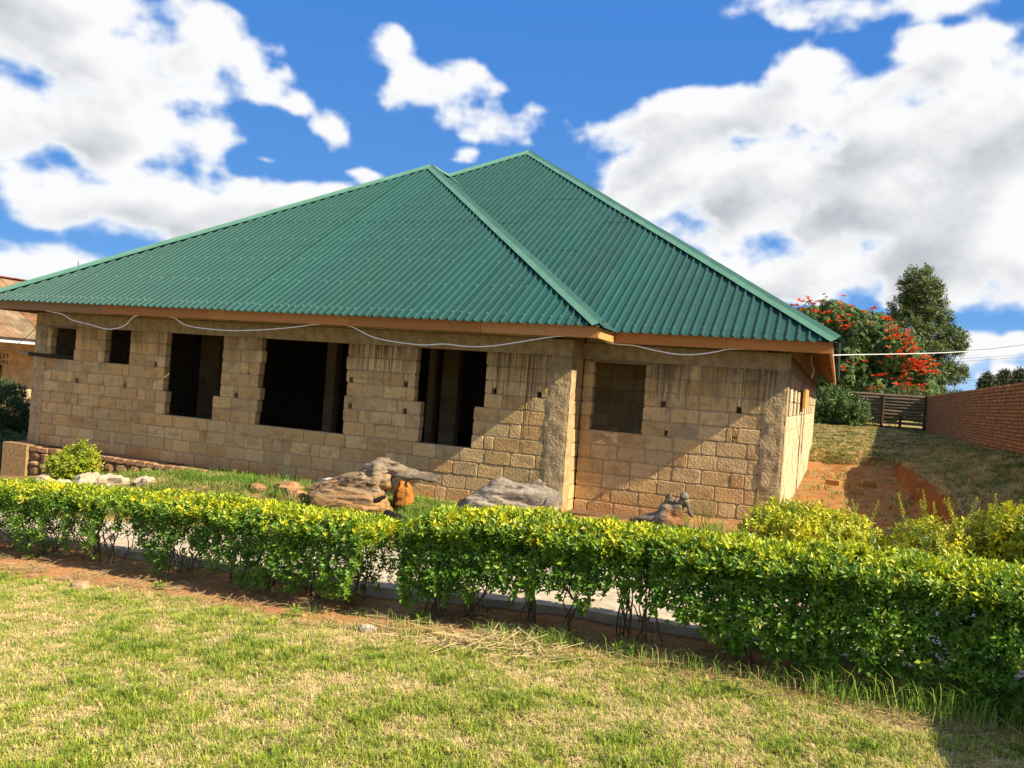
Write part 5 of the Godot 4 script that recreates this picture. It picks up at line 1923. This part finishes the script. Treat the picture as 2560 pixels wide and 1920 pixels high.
	var ymesh := tuft_mesh(10, 0.11, 0.0065, 0.8, 8)
	for i in 15000:
		var x := rf(2.5, 12.9)
		var z := rf(0.18, 2.5)
		var n1 := nz2.get_noise_2d(x * 35.0, z * 35.0)
		if n1 > 0.38 and x < 12.0:
			continue
		if x > 10.3 and rng.randf() < 0.75:
			continue
		if z < 0.45 and rng.randf() < 0.6:
			continue
		var green := clampf(0.55 + 0.9 * nz.get_noise_2d(x * 30.0, z * 30.0) - 0.35 * (z - 1.0) + rf(-0.3, 0.3), 0, 1)
		if absf(x - 8.9) < 0.7:
			green = minf(green + 0.35, 1.0)
		ya.append(Transform3D(Basis(Vector3.UP, rng.randf() * TAU).scaled(Vector3(1, rf(0.6, 1.0 + green * 0.7), 1) * rf(0.7, 1.2)), Vector3(x, ground_y(x, z) - 0.005, z)))
		yc.append(Color(0.50, 0.42, 0.17).lerp(Color(0.13, 0.27, 0.03), green))
	var yd := scatter("yard_grass", ymesh, ya, yc)
	yd.set_meta("label", "uncut grass between the path and the house front")
	yd.set_meta("category", "grass")
	# grass on the bank and the slope beyond
	var ba := []
	var bc := []
	var bmesh := tuft_mesh(10, 0.12, 0.010, 1.0, 9)
	for i in 26000:
		var z := rf(-25.5, 3.0)
		var x := rf(12.6, 17.0)
		if z < -11.6:
			if x < 13.0 and z > -14.0:
				continue
		else:
			var lim := 15.40 + 0.12 * nz.get_noise_2d(z * 14.0, 3.0)
			if x < lim and rng.randf() > 0.05:
				continue
		if z > 1.5 and x < 14.0:
			continue
		var green := clampf(0.42 + 0.9 * nz.get_noise_2d(x * 25.0, z * 14.0) + rf(-0.3, 0.3) + 0.3 * smoothstep(16.0, 16.8, x), 0, 1)
		var sc := rf(0.6, 1.25)
		ba.append(Transform3D(Basis(Vector3.UP, rng.randf() * TAU).scaled(Vector3(1.2, 0.9, 1.2) * sc), Vector3(x, ground_y(x, z) - 0.01, z)))
		bc.append(Color(0.55, 0.42, 0.18).lerp(Color(0.14, 0.20, 0.045), green))
	var bg := scatter("bank_grass", bmesh, ba, bc)
	bg.set_meta("label", "dry grass on the bank between the cut and the brick wall")
	bg.set_meta("category", "grass")


# ---------------------------------------------------------------- cables
func curve(pts: Array, per := 6) -> Array:
	var out := []
	for i in pts.size() - 1:
		var p0: Vector3 = pts[maxi(i - 1, 0)]
		var p1: Vector3 = pts[i]
		var p2: Vector3 = pts[i + 1]
		var p3: Vector3 = pts[mini(i + 2, pts.size() - 1)]
		for k in per:
			out.append(p1.cubic_interpolate(p2, p0, p3, k / float(per)))
	out.append(pts[-1])
	return out


func wire(called: String, pts: Array, r: float, col: Color, parent: Node) -> MeshInstance3D:
	var c := curve(pts)
	var rad := []
	for p in c:
		rad.append(r)
	var mb := MB.new()
	mb.tube(c, rad, 6, col)
	return obj(called, mb, M.cable, parent)


func build_cables() -> void:
	var w := Color(0.8, 0.8, 0.82)
	var left := []
	for q in [[0.86, 2.44, 0.60], [1.4, 2.38, 0.60], [1.65, 2.29, 0.6], [2.08, 2.23, 0.6], [2.5, 2.17, 0.6], [2.85, 2.24, 0.6], [3.14, 2.43, 0.6], [3.83, 2.43, 0.6], [4.21, 2.30, 0.6], [4.94, 2.26, 0.6], [5.56, 2.29, 0.6], [6.15, 2.35, 0.6], [6.72, 2.43, 0.6], [7.2, 2.43, 0.6], [7.69, 2.27, 0.6], [8.37, 2.21, 0.6], [8.78, 2.24, 0.6], [9.14, 2.225, 0.6], [9.56, 2.26, 0.6], [10.4, 2.42, 0.6], [10.9, 2.44, 0.55]]:
		left.append(Vector3(q[0], q[1], q[2]))
	var a := wire("eave_cable", left, 0.008, w, null)
	tag(a, "white cable hanging in loops under the left wing's fascia", "cable")
	var right := []
	for q in [[10.93, 2.43, 0.1], [10.9, 2.42, -0.05], [11.01, 2.41, -0.2], [11.24, 2.405, -0.2], [11.49, 2.36, -0.2], [11.81, 2.32, -0.2], [12.07, 2.33, -0.2], [12.33, 2.38, -0.2], [12.48, 2.42, -0.2], [12.75, 2.44, -0.2]]:
		right.append(Vector3(q[0], q[1], q[2]))
	a = wire("eave_cable", right, 0.009, w, null)
	tag(a, "white cable dipping once under the recessed wing's fascia", "cable")
	a = wire("service_cable", [Vector3(13.71, 2.46, -1.0), Vector3(13.97, 2.545, -2.0), Vector3(15.0, 2.75, -4.03), Vector3(15.8, 2.95, -5.97), Vector3(17.38, 3.36, -9.31), Vector3(24.0, 5.3, -22.0)], 0.008, Color(0.6, 0.6, 0.61), null)
	tag(a, "white cable running from the right eave out over the brick wall", "cable")
	a = wire("service_cable", [Vector3(14.9, 2.79, -3.9), Vector3(15.8, 2.975, -5.97), Vector3(17.38, 3.41, -9.31), Vector3(24.0, 5.45, -22.0)], 0.005, Color(0.05, 0.05, 0.05), null)
	tag(a, "thin dark cable close above the white one over the brick wall", "cable")
	a = wire("neighbour_cable", [Vector3(-5.51, 1.68, -3.24), Vector3(-4.28, 1.73, -2.66), Vector3(-2.15, 1.94, -1.37), Vector3(-0.04, 2.18, -0.06), Vector3(0.85, 2.43, 0.44)], 0.008, Color(0.16, 0.15, 0.14), null)
	tag(a, "grey cable sagging from the left eave towards the yellow building", "cable")
	a = wire("hanging_cable", [Vector3(13.42, 2.52, -2.2), Vector3(13.44, 2.40, -2.22), Vector3(13.47, 2.30, -2.2), Vector3(13.45, 2.18, -2.2)], 0.007, w, null)
	tag(a, "short white cord dangling under the right eave", "cable")
	var d := [[Vector3(15.0, 5.0, -54.8), Vector3(21.69, 6.14, -57.49), Vector3(26.35, 6.85, -59.39), Vector3(40, 8.9, -64)], [Vector3(15.0, 4.8, -54.8), Vector3(21.71, 5.93, -57.49), Vector3(26.36, 6.67, -59.39), Vector3(40, 8.7, -64)], [Vector3(15.0, 4.0, -54.8), Vector3(22.63, 4.63, -57.87), Vector3(26.48, 5.03, -59.44), Vector3(40, 6.3, -64)]]
	var names := ["uppermost of the three thin power lines right of the tall eucalyptus", "middle of the three thin power lines right of the tall eucalyptus", "lowest of the three thin power lines, just above the far trees"]
	for i in 3:
		a = wire("power_line", d[i], 0.012, Color(0.06, 0.07, 0.08), null)
		tag(a, names[i], "power line", "power lines beyond the wall")
